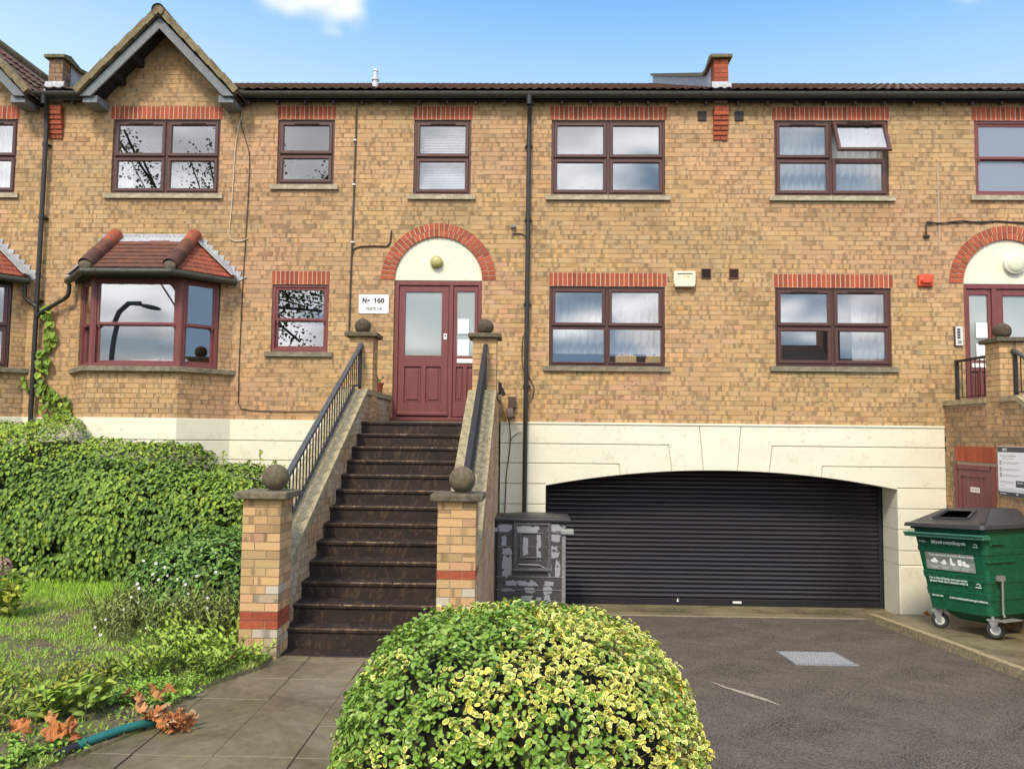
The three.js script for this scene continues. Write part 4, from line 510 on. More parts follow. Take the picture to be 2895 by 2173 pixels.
function stairs(label, full) {
  const S = thing('entrance_stairs', label, 'stairs'); const li = -2.2, ri = -0.795, ow = 0.325;
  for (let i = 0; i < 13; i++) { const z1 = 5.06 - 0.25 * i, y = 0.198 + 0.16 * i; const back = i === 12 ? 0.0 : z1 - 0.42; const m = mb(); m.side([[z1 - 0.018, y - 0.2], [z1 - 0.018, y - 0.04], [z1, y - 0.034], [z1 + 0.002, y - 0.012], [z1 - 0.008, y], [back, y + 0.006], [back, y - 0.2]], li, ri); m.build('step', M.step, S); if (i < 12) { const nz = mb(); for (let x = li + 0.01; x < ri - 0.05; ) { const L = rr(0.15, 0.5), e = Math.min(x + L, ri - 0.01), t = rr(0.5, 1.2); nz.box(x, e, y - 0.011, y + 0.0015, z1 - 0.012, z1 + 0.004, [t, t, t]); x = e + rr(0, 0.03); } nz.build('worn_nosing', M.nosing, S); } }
  mb().side([[4.9, -0.9], [4.9, -0.15], [1.9, 1.75], [0.0, 1.85], [0, -0.9]], li, ri).build('stair_core', M.mortar, S);
  mb().rbox(li, ri, -0.2, 0.012, 5.0, 5.25, 0.008).build('foot_slab', M.step, S);
  mb().box(li, ri, 2.1, 2.2, -0.02, 0.004).build('door_step', M.mortarPale, S);
  const top = (z) => copY(z) - 0.075; const rest = [];
  for (const [side, xo] of [[-1, li - ow], [1, ri]]) {
    const xa = xo + 0.008, xb = xo + ow - 0.008; mb().side([[0.01, -0.9], [0.01, top(0)], [1.8, top(1.8)], [5.03, top(5.03)], [5.03, -0.9]], xa, xb).build('stair_wall', M.mortarPale, S);
    for (const face of [-1, 1]) { // outer and inner faces
      const u = face > 0 ? [0, 0, -1] : [0, 0, 1], n = [face, 0, 0], x = face > 0 ? xo + ow : xo; const inner = (side < 0 && face > 0) || (side > 0 && face < 0); const bs = [];
      for (let j = 0; j < 48; j++) {
        const yb = -0.92 + j * CP, yt = yb + BH; if (yt > top(0) - 0.002) break; const zAt = (y) => (y <= top(5.02) ? 5.02 : 1.8 + (top(1.8) - y) / 0.553); let z0 = 0.0; if (inner && yt < 2.1) z0 = Math.max(0, 5.0 - (yb - 0.0) / 0.64 - 0.25); const E = { b: Math.min(5.02, zAt(yb)), t: Math.min(5.02, zAt(yt)) }; let sp = [[flat(z0), E]]; if (E.b - z0 < 0.05) continue;
        if (!full && side < 0 && face < 0) { if (yb > -0.75 && yt < 1.63) sp = cut(sp, flat(0.31), flat(1.29)); else if (yb > 1.6 && yt < 1.9) sp = cut(sp, flat(0.29), flat(1.3)); }
        if (face > 0) sp = sp.map(([a, b]) => [{ b: -b.b, t: -b.t }, { b: -a.b, t: -a.t }]); course(yb + 0.004, j, sp, (b) => bs.push(b));
      }
      const tf = (X, Y, Z) => { const t = brickTint(X * 2 + Z, Y, Z * 3); const w = fbm(Z * 1.5, Y * 1.5, X, 3); if (inner) { const k = clamp(0.35 + w * 1.6); return t.map((v, i) => lerp(v * 0.95, [0.56, 0.49, 0.39][i], k)); } if (full) { const k = clamp(0.3 + w * 1.5); return t.map((v, i) => lerp(v, [0.6, 0.48, 0.38][i], k)); } const damp = clamp(sm(0.2, 0.0, Math.abs(Z - 0.28) - 0.05) * 0.7 + w); return t.map((v, i) => lerp(v * 0.92, [0.1, 0.075, 0.05][i], damp * 0.7)); };
      rest.push(...layBricks(S, { o: [x, 0, 0], u, n }, bs, [0, 0], 0, tf));
    }
    // sloping coping in stones, level beside the landing
    const px = xo - 0.025, qx = xo + ow + 0.025; for (const [p, q] of [[0.004, 0.55], [0.555, 1.11], [1.455, 1.8], [1.8, 2.35], [2.356, 2.95], [2.956, 3.55], [3.556, 4.15], [4.156, 4.7], [4.706, 5.012]]) mb().side([[p, copY(p) - 0.075], [q, copY(q) - 0.075], [q, copY(q)], [p, copY(p)]], px, qx).build('coping_stone', M.coping, S);
    // piers, caps and balls
    const pw = 0.335, ux = side < 0 ? -2.525 : -0.797, lx = side < 0 ? -2.503 : -0.79; pierBricks(S, ux, 1.45, pw, 2.11, 16, () => 0); cap(S, ux, 1.45, 3.31, pw, M.capDark); finial(S, ux + pw / 2 - (side < 0 ? 0.02 : 0), 3.478, 1.28, 0.115, M.ballDark);
    if (full) { pierBricks(S, lx, 5.35, pw, 0.03, 18, (j) => (j < 8 ? (side < 0 ? 0.35 : 0.75) * (1 - j / 8) + 0.1 : 0), side < 0 ? [3, 4] : [9]); cap(S, lx, 5.35, 1.378, pw, side < 0 ? std([0.22, 0.19, 0.14], 0.95, { map: M.capDark.map }) : M.capDark); finial(S, lx + pw / 2 + (side < 0 ? 0.06 : 0.03), 1.558, 5.19, 0.118, M.ball); } else pierBricks(S, lx, 5.35, pw, 0.03, 18, () => 0.2);
    if (full) mb().box(lx + 0.004, lx + pw - 0.004, -0.4, 0.03, 5.019, 5.346).build('pier_base', M.mortar, S);
    // railing
    const Rl = grp('railing', S), hx = xo + ow / 2 + (side > 0 ? 0.02 : 0.01); const hr = (z) => lerp(3.18, 1.36, (z - 1.5) / 3.45), A = [hx, hr(1.48), 1.48], Bq = [hx, hr(4.93), 4.93]; const w = side < 0 ? 0.055 : 0.06;
    mb().bar(A, Bq, w, 0.035).ball(A[0], A[1], A[2], 0.033).build('handrail', side < 0 ? M.rail : M.iron, Rl); const br = (z) => copY(z) + 0.05; mb().bar([hx, br(1.8), 1.8], [hx, br(4.93), 4.93], 0.035, 0.012).bar([hx, br(1.5), 1.5], [hx, br(1.8), 1.8], 0.035, 0.012).build('bottom_rail', M.iron, Rl);
    mb().bar([hx, copY(1.5), 1.51], [hx, hr(1.5), 1.51], 0.04, 0.035).build('post', M.ironThin, Rl); mb().bar([hx, copY(4.86), 4.86], [hx, hr(4.86), 4.86], 0.04, 0.035).build('post', M.ironThin, Rl);
    for (let k = 1; k < 30; k++) { const z = 1.51 + k * 0.1117; if (z > 4.8) break; mb().tube([[hx, br(z), z], [hx, hr(z), z]], 0.0075, 6, 1).build('baluster', M.ironThin, Rl); }
    // level rail beside the landing
    if (full || side > 0) continue; const y2 = 3.17; mb().bar([hx, y2, 0.04], [hx, y2, 1.12], 0.055, 0.035).build('handrail', M.ironThin, Rl); mb().bar([hx, 2.61, 0.04], [hx, 2.61, 1.12], 0.035, 0.012).build('bottom_rail', M.ironThin, Rl); mb().bar([hx, 2.56, 0.08], [hx, y2, 0.08], 0.04, 0.04).build('post', M.ironThin, Rl); for (let z = 0.21; z < 1.1; z += 0.117) mb().tube([[hx, 2.61, z], [hx, y2, z]], 0.0075, 6, 1).build('baluster', M.ironThin, Rl);
  }
  tag(mesh('wall_bricks', mergeGeometries(rest), M.brick, S), null, null, null, 'stuff');
  return S;
}
const stair1 = stairs('steep brown stone steps up to door 160, with brick piers and ball finials', true);
const stair2 = stairs('brick steps at right edge of photo with meter cupboard in their side wall', false); stair2.position.x = 8.975;
{ // meter cupboard in the side wall of the second stairs
  const X = -2.56, C = grp('meter_cupboard', stair2); const fr = mb(); fr.rbox(X - 0.005, X + 0.06, -0.75, 1.6, 0.315, 0.385, 0.006).rbox(X - 0.005, X + 0.06, -0.75, 1.6, 1.215, 1.285, 0.006).rbox(X - 0.005, X + 0.06, 1.53, 1.6, 0.36, 1.24, 0.006); const red = M.timber; fr.build('frame', red, C);
  mb().rbox(X + 0.005, X + 0.04, -0.7, 1.53, 0.39, 0.47, 0.005).rbox(X + 0.005, X + 0.04, -0.7, 1.53, 1.13, 1.21, 0.005).rbox(X + 0.005, X + 0.04, 1.43, 1.525, 0.46, 1.14, 0.005).build('door_frame', red, C); for (let k = 0; k < 6; k++) mb().rbox(X + 0.018, X + 0.04, -0.7, 1.435, 0.474 + k * 0.1095, 0.474 + k * 0.1095 + 0.104, 0.006).build('door_board', red, C);
  for (let k = 0; k < 13; k++) { const z = 0.295 + k * 0.077, t = rr(0.75, 1.1); mb().box(X + 0.03, X + 0.13, 1.645, 1.865, z, z + 0.068, [t * 1.2, t * 1.1, t]).build('lintel_brick', M.red, stair2); }
  const pc = document.createElement('canvas'); pc.width = 256; pc.height = 96; const g = pc.getContext('2d'); g.fillStyle = '#e6ddd6'; g.fillRect(0, 0, 256, 96); g.fillStyle = '#7a4a48'; g.font = 'bold 36px sans-serif'; g.textAlign = 'center'; g.fillText('GAS METER', 128, 60); const tx = new THREE.CanvasTexture(pc); tx.colorSpace = THREE.SRGBColorSpace; const p = mesh('name_plate', new THREE.PlaneGeometry(0.24, 0.075), std([1, 1, 1], 0.5, { map: tx }), C); p.position.set(X + 0.014, 1.245, 0.81); p.rotation.y = -Math.PI / 2;
}
// papers inside the door glass
for (const [D, xs, ys] of [[middle, [-1.06], 0], [right, [7.1], 0]]) for (const [y, h] of [[3.56, 0.24], [3.21, 0.26]]) { const p = mb().box(xs[0] - 0.09, xs[0] + 0.09, y, y + h, -0.066, -0.063).build('paper_notice', std([0.78, 0.8, 0.78], 0.6), D); }

// ---------- things fixed to the front ----------
function canvasTex(w, h, draw) { const c = document.createElement('canvas'); c.width = w; c.height = h; const g = c.getContext('2d'); draw(g, w, h); const t = new THREE.CanvasTexture(c); t.colorSpace = THREE.SRGBColorSpace; return t; }
function face(name, w, h, tex, parent, pos, rotY = 0, rough = 0.5) { const p = mesh(name, new THREE.PlaneGeometry(w, h), std([1, 1, 1], rough, { map: tex }), parent); p.position.set(...pos); p.rotation.y = rotY; return p; }
{
  const s = thing('door_number_sign', 'white sign reading No 160 Flats 1-4, left of the arched door', 'sign', [-2.492, 4.015, 0]);
  mb().rbox(-0.24, 0.24, -0.155, 0.155, 0.002, 0.014, 0.004).build('plate', M.white, s);
  face('lettering', 0.472, 0.302, canvasTex(768, 496, (g, w, h) => { g.fillStyle = '#f0efec'; g.fillRect(0, 0, w, h); g.fillStyle = '#1d1c1e'; g.textAlign = 'center'; g.font = 'bold 172px sans-serif'; g.lineWidth = 9; g.strokeStyle = '#1d1c1e'; const T2 = (t, x, y) => { g.fillText(t, x, y); g.strokeText(t, x, y); }; T2('N', 145, 215); g.font = 'bold 118px sans-serif'; T2('o', 247, 185); g.font = 'bold 172px sans-serif'; T2('160', 520, 215); g.fillRect(84, 240, 600, 7); g.font = 'bold 92px sans-serif'; g.lineWidth = 5; T2('FLATS 1-4', w / 2 + 10, 402); }), s, [0, 0, 0.0155]);
  for (const [x, y] of [[-0.22, 0.14], [0.22, 0.14], [-0.22, -0.14], [0.22, -0.14]]) mb().add(new THREE.CylinderGeometry(0.006, 0.006, 0.005, 10).rotateX(Math.PI / 2).translate(x, y, 0.017)).build('screw', M.iron, s);
}
function wallLamp(x, y, r, label, col, rim) { const s = thing('bulkhead_lamp', label, 'lamp', [x, y, -0.025]); const prof = [[0.001, 0.105], [r * 0.5, 0.1], [r * 0.85, 0.08], [r * 0.93, 0.05], [r * 0.93, 0.0]].map((p) => new THREE.Vector2(...p)); const g = new THREE.LatheGeometry(prof.reverse(), 36); g.rotateX(Math.PI / 2); mb().add(g).build('diffuser', std(col, 0.35), s); const t = new THREE.TorusGeometry(r * 0.94, rim, 10, 40); t.translate(0, 0, 0.045); mb().add(t).add(new THREE.CylinderGeometry(r, r, 0.04, 36).rotateX(Math.PI / 2).translate(0, 0, 0.02)).build('rim', rim > 0.01 ? M.plastic : std(col.map((c) => c * 0.8), 0.5), s); }
wallLamp(-1.5, 4.7, 0.1, 'greenish round bulkhead lamp above door number 160', [0.42, 0.4, 0.14], 0.006);
wallLamp(7.6, 4.735, 0.165, 'larger white round lamp in arch at right edge of photo', [0.66, 0.7, 0.52], 0.022);
{
  const a = thing('alarm_box', 'cream alarm box on brick wall right of the lower middle window', 'alarm box', [2.43, 4.44, 0]);
  const c = new THREE.Shape(); c.moveTo(-0.17, -0.07); c.lineTo(-0.145, -0.12); c.lineTo(0.15, -0.12); c.lineTo(0.17, -0.07); c.lineTo(0.17, 0.105); c.quadraticCurveTo(0.17, 0.125, 0.15, 0.125); c.lineTo(-0.15, 0.125); c.quadraticCurveTo(-0.17, 0.125, -0.17, 0.105); c.closePath();
  const cream = std([0.72, 0.72, 0.52], 0.45); mb().add(new THREE.ExtrudeGeometry(c, { depth: 0.06, bevelEnabled: true, bevelSize: 0.008, bevelThickness: 0.012, bevelSegments: 2, bevelOffset: -0.008 }).translate(0, 0, 0.012)).build('housing', cream, a); mb().rbox(-0.12, 0.12, 0.075, 0.088, 0.08, 0.09, 0.003).build('slot', M.frameDark, a); mb().rbox(-0.155, 0.155, -0.128, -0.09, 0.02, 0.082, 0.008).build('strobe', std([0.45, 0.46, 0.36], 0.3), a);
  face('lettering', 0.2, 0.06, canvasTex(256, 80, (g, w, h) => { g.fillStyle = '#dedec2'; g.fillRect(0, 0, w, h); g.fillStyle = '#a9862f'; g.font = 'bold 46px sans-serif'; g.textAlign = 'center'; g.translate(128, 56); g.rotate(0.06); g.fillText('ALARM', 0, 0); }), a, [0.03, 0.035, 0.0855]);
  const r = thing('alarm_sounder', 'small red alarm box left of the right-hand arched doorway', 'alarm box', [6.195, 4.445, 0]); const rd = std([0.62, 0.07, 0.025], 0.35); mb().rbox(-0.115, 0.115, -0.09, 0.095, 0.0, 0.055, 0.012).build('housing', rd, r); const pz = mb(); { const g = new THREE.CylinderGeometry(0.075, 0.115, 0.04, 4, 1); g.rotateY(Math.PI / 4); g.rotateX(Math.PI / 2); g.scale(1.15, 0.85, 1); g.translate(0, 0.005, 0.07); pz.add(g); } pz.build('cover', rd, r);
  const e = thing('entry_panel', 'silver door entry panel with buttons beside the right-hand door', 'entry panel', [6.69, 3.575, 0]); mb().rbox(-0.065, 0.065, -0.155, 0.155, 0.0, 0.03, 0.004).build('backbox', std([0.06, 0.05, 0.045], 0.6), e); mb().rbox(-0.05, 0.062, -0.15, 0.15, 0.026, 0.04, 0.004).build('faceplate', std([0.62, 0.62, 0.62], 0.35), e);
  for (let k = 0; k < 4; k++) mb().rbox(-0.03, 0.02, 0.085 - k * 0.042, 0.115 - k * 0.042, 0.039, 0.045, 0.003).build('button', M.iron, e); for (let k = 0; k < 5; k++) mb().rbox(-0.02, 0.035, -0.12 + k * 0.011, -0.114 + k * 0.011, 0.0385, 0.042, 0.002).build('speaker_slot', M.iron, e); mb().rbox(-0.02, 0.035, -0.05, -0.035, 0.0385, 0.042, 0.002).build('name_strip', M.white, e);
  const l = thing('floodlight', 'small brown wall box with tilted hood below the middle downpipe bend', 'light', [-0.27, 2.4, 0]); mb().rbox(-0.06, 0.06, -0.02, 0.16, 0.0, 0.1, 0.012).build('housing', std([0.085, 0.05, 0.04], 0.5), l); mb().add(new RoundedBoxGeometry(0.11, 0.19, 0.05, 2, 0.012).rotateX(-0.5).rotateZ(0.18).translate(-0.02, -0.1, 0.11)).build('hood', std([0.075, 0.032, 0.026], 0.5), l);
  const l2 = thing('floodlight', 'black lamp on the outer face of the right stair pier', 'light', [-0.44, 2.62, 1.2]); mb().rbox(0, 0.05, -0.09, 0.08, -0.04, 0.04, 0.01).add(new RoundedBoxGeometry(0.06, 0.12, 0.07, 2, 0.01).rotateZ(0.4).translate(0.06, -0.05, 0)).build('housing', M.pipe, l2);
  const cb = thing('hanging_cable', 'thin black cable hanging down the cream wall beside the middle downpipe', 'cable'); mb().tube([[-0.34, 2.24, 0.06], [-0.31, 2.16, 0.03], [-0.29, 1.95, 0.035], [-0.3, 1.7, 0.035], [-0.345, 1.35, 0.035], [-0.36, 0.9, 0.035], [-0.38, 0.5, 0.035]], 0.008, 6).tube([[-0.29, 1.86, 0.036], [-0.25, 1.93, 0.036], [-0.18, 1.99, 0.036], [-0.1, 2.01, 0.036]], 0.005, 6).build('cable_run', M.cable, cb);
}
{ // parking sign on the wall of the second stairs
  const s = thing('parking_sign', 'tall white and grey parking conditions sign at right edge of photo', 'sign', [6.44, 1.545, 1.68], -Math.PI / 2 + 0.0); mb().rbox(-0.31, 0.31, -0.335, 0.335, 0.0, 0.012, 0.004).build('plate', M.white, s);
  face('print', 0.61, 0.66, canvasTex(768, 832, (g, w, h) => { g.fillStyle = '#eff1f2'; g.fillRect(0, 0, w, h); g.fillStyle = '#43474b'; g.fillRect(0, 0, w, 92); g.fillRect(0, 760, w, 72); g.fillStyle = '#ffffff'; g.font = 'bold 66px sans-serif'; g.textAlign = 'center'; g.fillText('NPC', 200, 72); g.fillStyle = '#55585c'; g.font = '52px sans-serif'; g.textAlign = 'left'; g.fillText('Parking Conditions', 54, 172); g.fillStyle = '#8b8f92'; g.fillRect(120, 198, 330, 7); for (const y of [270, 380, 480]) { g.fillStyle = '#3c4148'; g.fillRect(50, y - 30, 52, 66); g.fillStyle = '#eff1f2'; g.fillRect(62, y - 18, 28, 10); g.fillRect(62, y, 28, 22); g.fillStyle = '#9a9ea1'; g.fillRect(130, y - 10, 480, 8); g.fillRect(130, y + 10, 400, 8); } g.fillStyle = '#9a9ea1'; g.fillRect(50, 580, 380, 9); g.fillRect(50, 604, 380, 9); g.fillRect(50, 650, 120, 8); g.fillStyle = '#43474b'; g.fillRect(470, 560, 230, 110); g.fillStyle = '#dfe3e5'; g.fillRect(500, 590, 160, 12); g.fillStyle = '#d5dade'; g.fillRect(0, 700, w, 60); g.fillStyle = '#fff'; g.fillRect(40, 790, 170, 8); g.fillRect(480, 782, 40, 18); }), s, [0, 0, 0.0135]);
}
// ---------- wheeled bins ----------
function hull(sec, mat, name, parent) { // loft of rounded rectangles: [y, x0, x1, z0, z1, r]
  const N = 32, pos = []; const ringAt = ([y, x0, x1, z0, z1, r]) => { const p = []; for (let i = 0; i < N; i++) { const c = Math.floor(i / 8), t = ((i % 8) / 7) * Math.PI / 2 + c * Math.PI / 2; const cx = c === 0 || c === 3 ? x1 - r : x0 + r, cz = c < 2 ? z1 - r : z0 + r; p.push([cx + r * Math.cos(t), y, cz + r * Math.sin(t)]); } return p; };
  const R = sec.map(ringAt); for (let k = 0; k < R.length - 1; k++) for (let i = 0; i < N; i++) { const j = (i + 1) % N; pos.push(...R[k][i], ...R[k + 1][i], ...R[k + 1][j], ...R[k][i], ...R[k + 1][j], ...R[k][j]); }
  for (const [q, up] of [[R[0], false], [R[R.length - 1], true]]) for (let i = 1; i < N - 1; i++) pos.push(...(up ? [...q[0], ...q[i + 1], ...q[i]] : [...q[0], ...q[i], ...q[i + 1]]));
  const g = new THREE.BufferGeometry(); g.setAttribute('position', new THREE.BufferAttribute(new Float32Array(pos), 3)); boxUV(g); g.computeVertexNormals(); return mesh(name, ready(g), mat, parent);
}
function castor(parent, x, z, turn) { const C = grp('castor', parent, [x, 0, z], turn); const ty = new THREE.TorusGeometry(0.073, 0.027, 12, 28); mb().add(ty.translate(0.03, 0.1, 0)).build('tyre', std([0.035, 0.034, 0.035], 0.7), C); mb().add(new THREE.CylinderGeometry(0.062, 0.062, 0.036, 24).rotateX(Math.PI / 2).translate(0.03, 0.1, 0)).add(new THREE.CylinderGeometry(0.025, 0.025, 0.06, 16).rotateX(Math.PI / 2).translate(0.03, 0.1, 0)).build('hub', std([0.6, 0.6, 0.58], 0.4), C); const f = mb(); for (const s of [-1, 1]) f.poly([[0.01, 0.09], [0.05, 0.09], [0.05, 0.15], [0.07, 0.21], [-0.04, 0.21]], 0.006, s * 0.036 - 0.003); f.box(-0.05, 0.075, 0.205, 0.222, -0.05, 0.05).cyl(0.01, 0.222, 0, 0.02, 0.02, 0.03); f.build('fork', std([0.4, 0.41, 0.41], 0.35, { metalness: 0.6 }), C); }
{
  const green = std([0.008, 0.125, 0.06], 0.38, { map: T.rust }); const B = thing('wheeled_bin', 'large green mixed recycling bin with dark grey lid and white lettering, on the pavement', 'bin', [5.7, -0.485, 2.42], 0); B.scale.setScalar(1.07); const th = Math.atan2(0.919, 0.395); B.rotation.order = 'YXZ'; B.rotation.y = -th + Math.PI; B.rotation.set(0, 0, 0);
  // local axes: x along the lettered end (towards the viewer), z outward from it; origin on the ground below the near corner
  const u = new THREE.Vector3(0.395, 0.066, 0.916).normalize(), n = new THREE.Vector3(-0.918, 0, 0.396), up = n.clone().cross(u).normalize(); B.quaternion.setFromRotationMatrix(new THREE.Matrix4().makeBasis(u, up, u.clone().cross(up)));
  const w = 1.0, d = 1.28; // x from -w to 0, z from -d to 0
  const sec = [[0.25, -w + 0.1, -0.1, -d + 0.1, -0.1, 0.06]]; const prof = (y) => 0.1 - ((y - 0.25) / 1.0) * 0.1; for (const [y, o] of [[0.34, 0], [0.42, 0], [0.425, 0.008], [0.5, 0.008], [0.505, 0], [0.62, 0], [0.625, 0.007], [0.7, 0.007], [0.705, 0], [0.95, 0], [0.955, 0.007], [1.0, 0.007], [1.005, 0], [1.12, 0], [1.25, 0.0]]) { const p = prof(y) - o; sec.push([y, -w + p, -p, -d + p, -p, 0.06]); } hull(sec, green, 'body', B);
  hull([[0.13, -w + 0.3, -0.28, -d + 0.3, -0.3, 0.05], [0.2, -w + 0.22, -0.2, -d + 0.2, -0.22, 0.06], [0.27, -w + 0.18, -0.18, -d + 0.15, -0.16, 0.06]], green, 'sump', B);
  mb().rbox(-w - 0.05, 0.03, 1.13, 1.165, -0.05, 0.085, 0.01).rbox(-w - 0.05, 0.03, 1.165, 1.19, -0.02, 0.1, 0.008).build('lifting_bar', std([0.05, 0.2, 0.13], 0.45, { map: T.rust }), B); mb().rbox(-w - 0.01, 0.012, 1.22, 1.25, -d - 0.012, 0.012, 0.01).build('rim', green, B);
  const lidM = std([0.05, 0.05, 0.055], 0.42); // lid: flat flange, domed hull with an open flap in the lettered end
  hull([[1.255, -w - 0.05, 0.05, -d - 0.06, 0.1, 0.05], [1.3, -w - 0.045, 0.045, -d - 0.055, 0.095, 0.06], [1.31, -w + 0.0, 0.0, -d, 0.02, 0.06]], lidM, 'lid', B);
  const L = mb(); const A = (x, y, z) => [x, y, z]; const quad = (a, b, c, e) => { const g = new THREE.BufferGeometry(); g.setAttribute('position', new THREE.BufferAttribute(new Float32Array([...a, ...b, ...c, ...a, ...c, ...e]), 3)); g.computeVertexNormals(); L.add(g); };
  const y0 = 1.305, y1 = 1.47, z0 = 0.02, z1 = -0.36, xl = -w, xr = 0, tl = -w + 0.2, tr = -0.22, zb = -d, zt = -d + 0.3; const hx0 = tl + 0.1, hx1 = tr - 0.1; const at = (t, x) => [x, lerp(y0, y1, t), lerp(z0, z1, t)]; const edge = (t) => [lerp(xl, tl, t), lerp(xr, tr, t)];
  const [e0, e1] = edge(0.3), [f0, f1] = edge(0.86), [g0, g1] = edge(1); quad(at(0, xl), at(0, xr), at(0.3, e1), at(0.3, e0)); quad(at(0.3, e0), at(0.3, hx0 - 0.05), at(0.86, hx0), at(0.86, f0)); quad(at(0.3, hx1 + 0.05), at(0.3, e1), at(0.86, f1), at(0.86, hx1)); quad(at(0.86, f0), at(0.86, f1), at(1, g1), at(1, g0));
  quad([xr, y0, z0], [xr, y0, zb], [tr, y1, zt], [tr, y1, z1]); quad([xl, y0, zb], [xl, y0, z0], [tl, y1, z1], [tl, y1, zt]); quad([xr, y0, zb], [xl, y0, zb], [tl, y1, zt], [tr, y1, zt]); quad([tl, y1, z1], [tr, y1, z1], [tr, y1, zt], [tl, y1, zt]); L.build('lid_dome', lidM, B);
  mb().bar([hx0 - 0.05, lerp(y0, y1, 0.3) + 0.012, lerp(z0, z1, 0.3)], [hx0, lerp(y0, y1, 0.86) + 0.012, lerp(z0, z1, 0.86)], 0.03, 0.03).bar([hx1 + 0.05, lerp(y0, y1, 0.3) + 0.012, lerp(z0, z1, 0.3)], [hx1, lerp(y0, y1, 0.86) + 0.012, lerp(z0, z1, 0.86)], 0.03, 0.03).bar([hx0 - 0.05, lerp(y0, y1, 0.3) + 0.01, lerp(z0, z1, 0.3)], [hx1 + 0.05, lerp(y0, y1, 0.3) + 0.01, lerp(z0, z1, 0.3)], 0.03, 0.025).bar([tr, y1 - 0.005, z1], [xr - 0.01, y0 + 0.01, z0 + 0.0], 0.05, 0.03).build('lid_rib', lidM, B);
  mb().rbox(-w + 0.16, -0.16, 1.26, 1.29, -d + 0.2, -0.2, 0.01).build('lid_inside', M.ironThin, B);
  castor(B, -w + 0.14, -0.16, 0.5); castor(B, -0.12, -0.14, 0.6); castor(B, -w + 0.14, -d + 0.16, 0.2); castor(B, -0.12, -d + 0.16, 0.3);
  // print on the lettered end
  const tilt = Math.atan(0.1); const put = (name, x0, x1, ya, yb, tex, off = 0.012) => { const ym = (ya + yb) / 2; const p = face(name, x1 - x0, yb - ya, tex, B, [(x0 + x1) / 2, ym, -prof(ym) + off], 0, 0.5); p.rotation.x = tilt; return p; }; const txt = (lines, w2, h2, size, bold, align = 'left') => canvasTex(w2, h2, (g) => { g.fillStyle = '#1c6a4c'; g.fillRect(0, 0, w2, h2); g.fillStyle = '#e6efe9'; g.font = (bold ? 'bold ' : '') + size + 'px serif'; g.textAlign = align; lines.forEach((l, i) => g.fillText(l, align === 'center' ? w2 / 2 : 6, size * (1.0 + i * 1.08))); });
  const bg = '#12583c'; const txt2 = (lines, w2, h2, size, font = 'serif') => canvasTex(w2, h2, (g) => { g.fillStyle = bg; g.fillRect(0, 0, w2, h2); g.fillStyle = '#e8f0ec'; g.font = 'bold ' + size + 'px ' + font; g.strokeStyle = '#e8f0ec'; g.lineWidth = size * 0.045; lines.forEach((l, i) => { g.fillText(l, 6, size * (0.95 + i * 1.1)); g.strokeText(l, 6, size * (0.95 + i * 1.1)); }); });
  put('lettering', -0.74, -0.27, 1.035, 1.1, txt2(['Mixed recycling only'], 640, 90, 66)); put('council_mark', -0.91, -0.79, 1.05, 1.09, canvasTex(128, 48, (g) => { g.fillStyle = bg; g.fillRect(0, 0, 128, 48); g.strokeStyle = '#e8f0ec'; g.lineWidth = 5; g.beginPath(); g.arc(16, 18, 12, 0.5, 5); g.stroke(); g.fillStyle = '#e8f0ec'; g.fillRect(30, 14, 60, 9); g.fillRect(40, 32, 84, 5); }));
  const arrow = (g) => { g.fillStyle = bg; g.fillRect(0, 0, 96, 72); g.strokeStyle = '#e8f0ec'; g.lineWidth = 9; g.beginPath(); g.arc(52, 34, 20, 3.3, 6.1); g.stroke(); g.fillStyle = '#e8f0ec'; g.beginPath(); g.moveTo(84, 28); g.lineTo(60, 30); g.lineTo(76, 46); g.fill(); g.fillRect(10, 54, 78, 11); }; put('recycling_mark', -0.19, -0.11, 1.03, 1.09, canvasTex(96, 72, arrow)); put('recycling_mark', -0.24, -0.14, 0.56, 0.63, canvasTex(96, 72, arrow), 0.009);
  put('poster', -0.85, -0.19, 0.735, 0.945, canvasTex(768, 256, (g, w2, h2) => { g.fillStyle = '#8d9790'; g.fillRect(0, 0, w2, h2); g.fillStyle = '#717c74'; g.fillRect(0, 0, w2, 120); g.fillStyle = '#eef2ee'; g.font = 'bold 44px serif'; g.fillText('You can now recycle these items', 62, 50); const blob = (x, y, a, b2) => { g.beginPath(); g.ellipse(x, y, a, b2, 0, 0, 7); g.fill(); }; g.fillStyle = '#f4f6f4'; blob(140, 130, 62, 26); blob(150, 105, 28, 22); blob(290, 150, 46, 24); blob(300, 120, 20, 22); g.fillRect(392, 80, 34, 92); g.fillRect(402, 64, 14, 20); blob(440, 160, 30, 22); g.fillRect(510, 84, 60, 88); g.fillRect(580, 100, 50, 70); blob(640, 158, 50, 22); g.fillStyle = '#d8ded9'; g.fillRect(40, 196, 690, 4); for (const [x, y] of [[90, 210], [250, 214], [420, 212], [560, 216]]) { g.fillRect(x, y, 110, 5); g.fillRect(x, y + 14, 90, 5); } }), 0.01);
  put('lettering', -0.84, -0.32, 0.57, 0.65, txt2(['For a list of items you can recycle', 'please visit the Council’s web site.'], 640, 98, 40)); put('lettering', -0.845, -0.68, 0.395, 0.43, txt2(['020 8496 3000'], 220, 46, 34), 0.008); put('lettering', -0.6, -0.1, 0.385, 0.43, txt2(['www.walthamforest.gov.uk/recycling'], 640, 58, 39), 0.008);
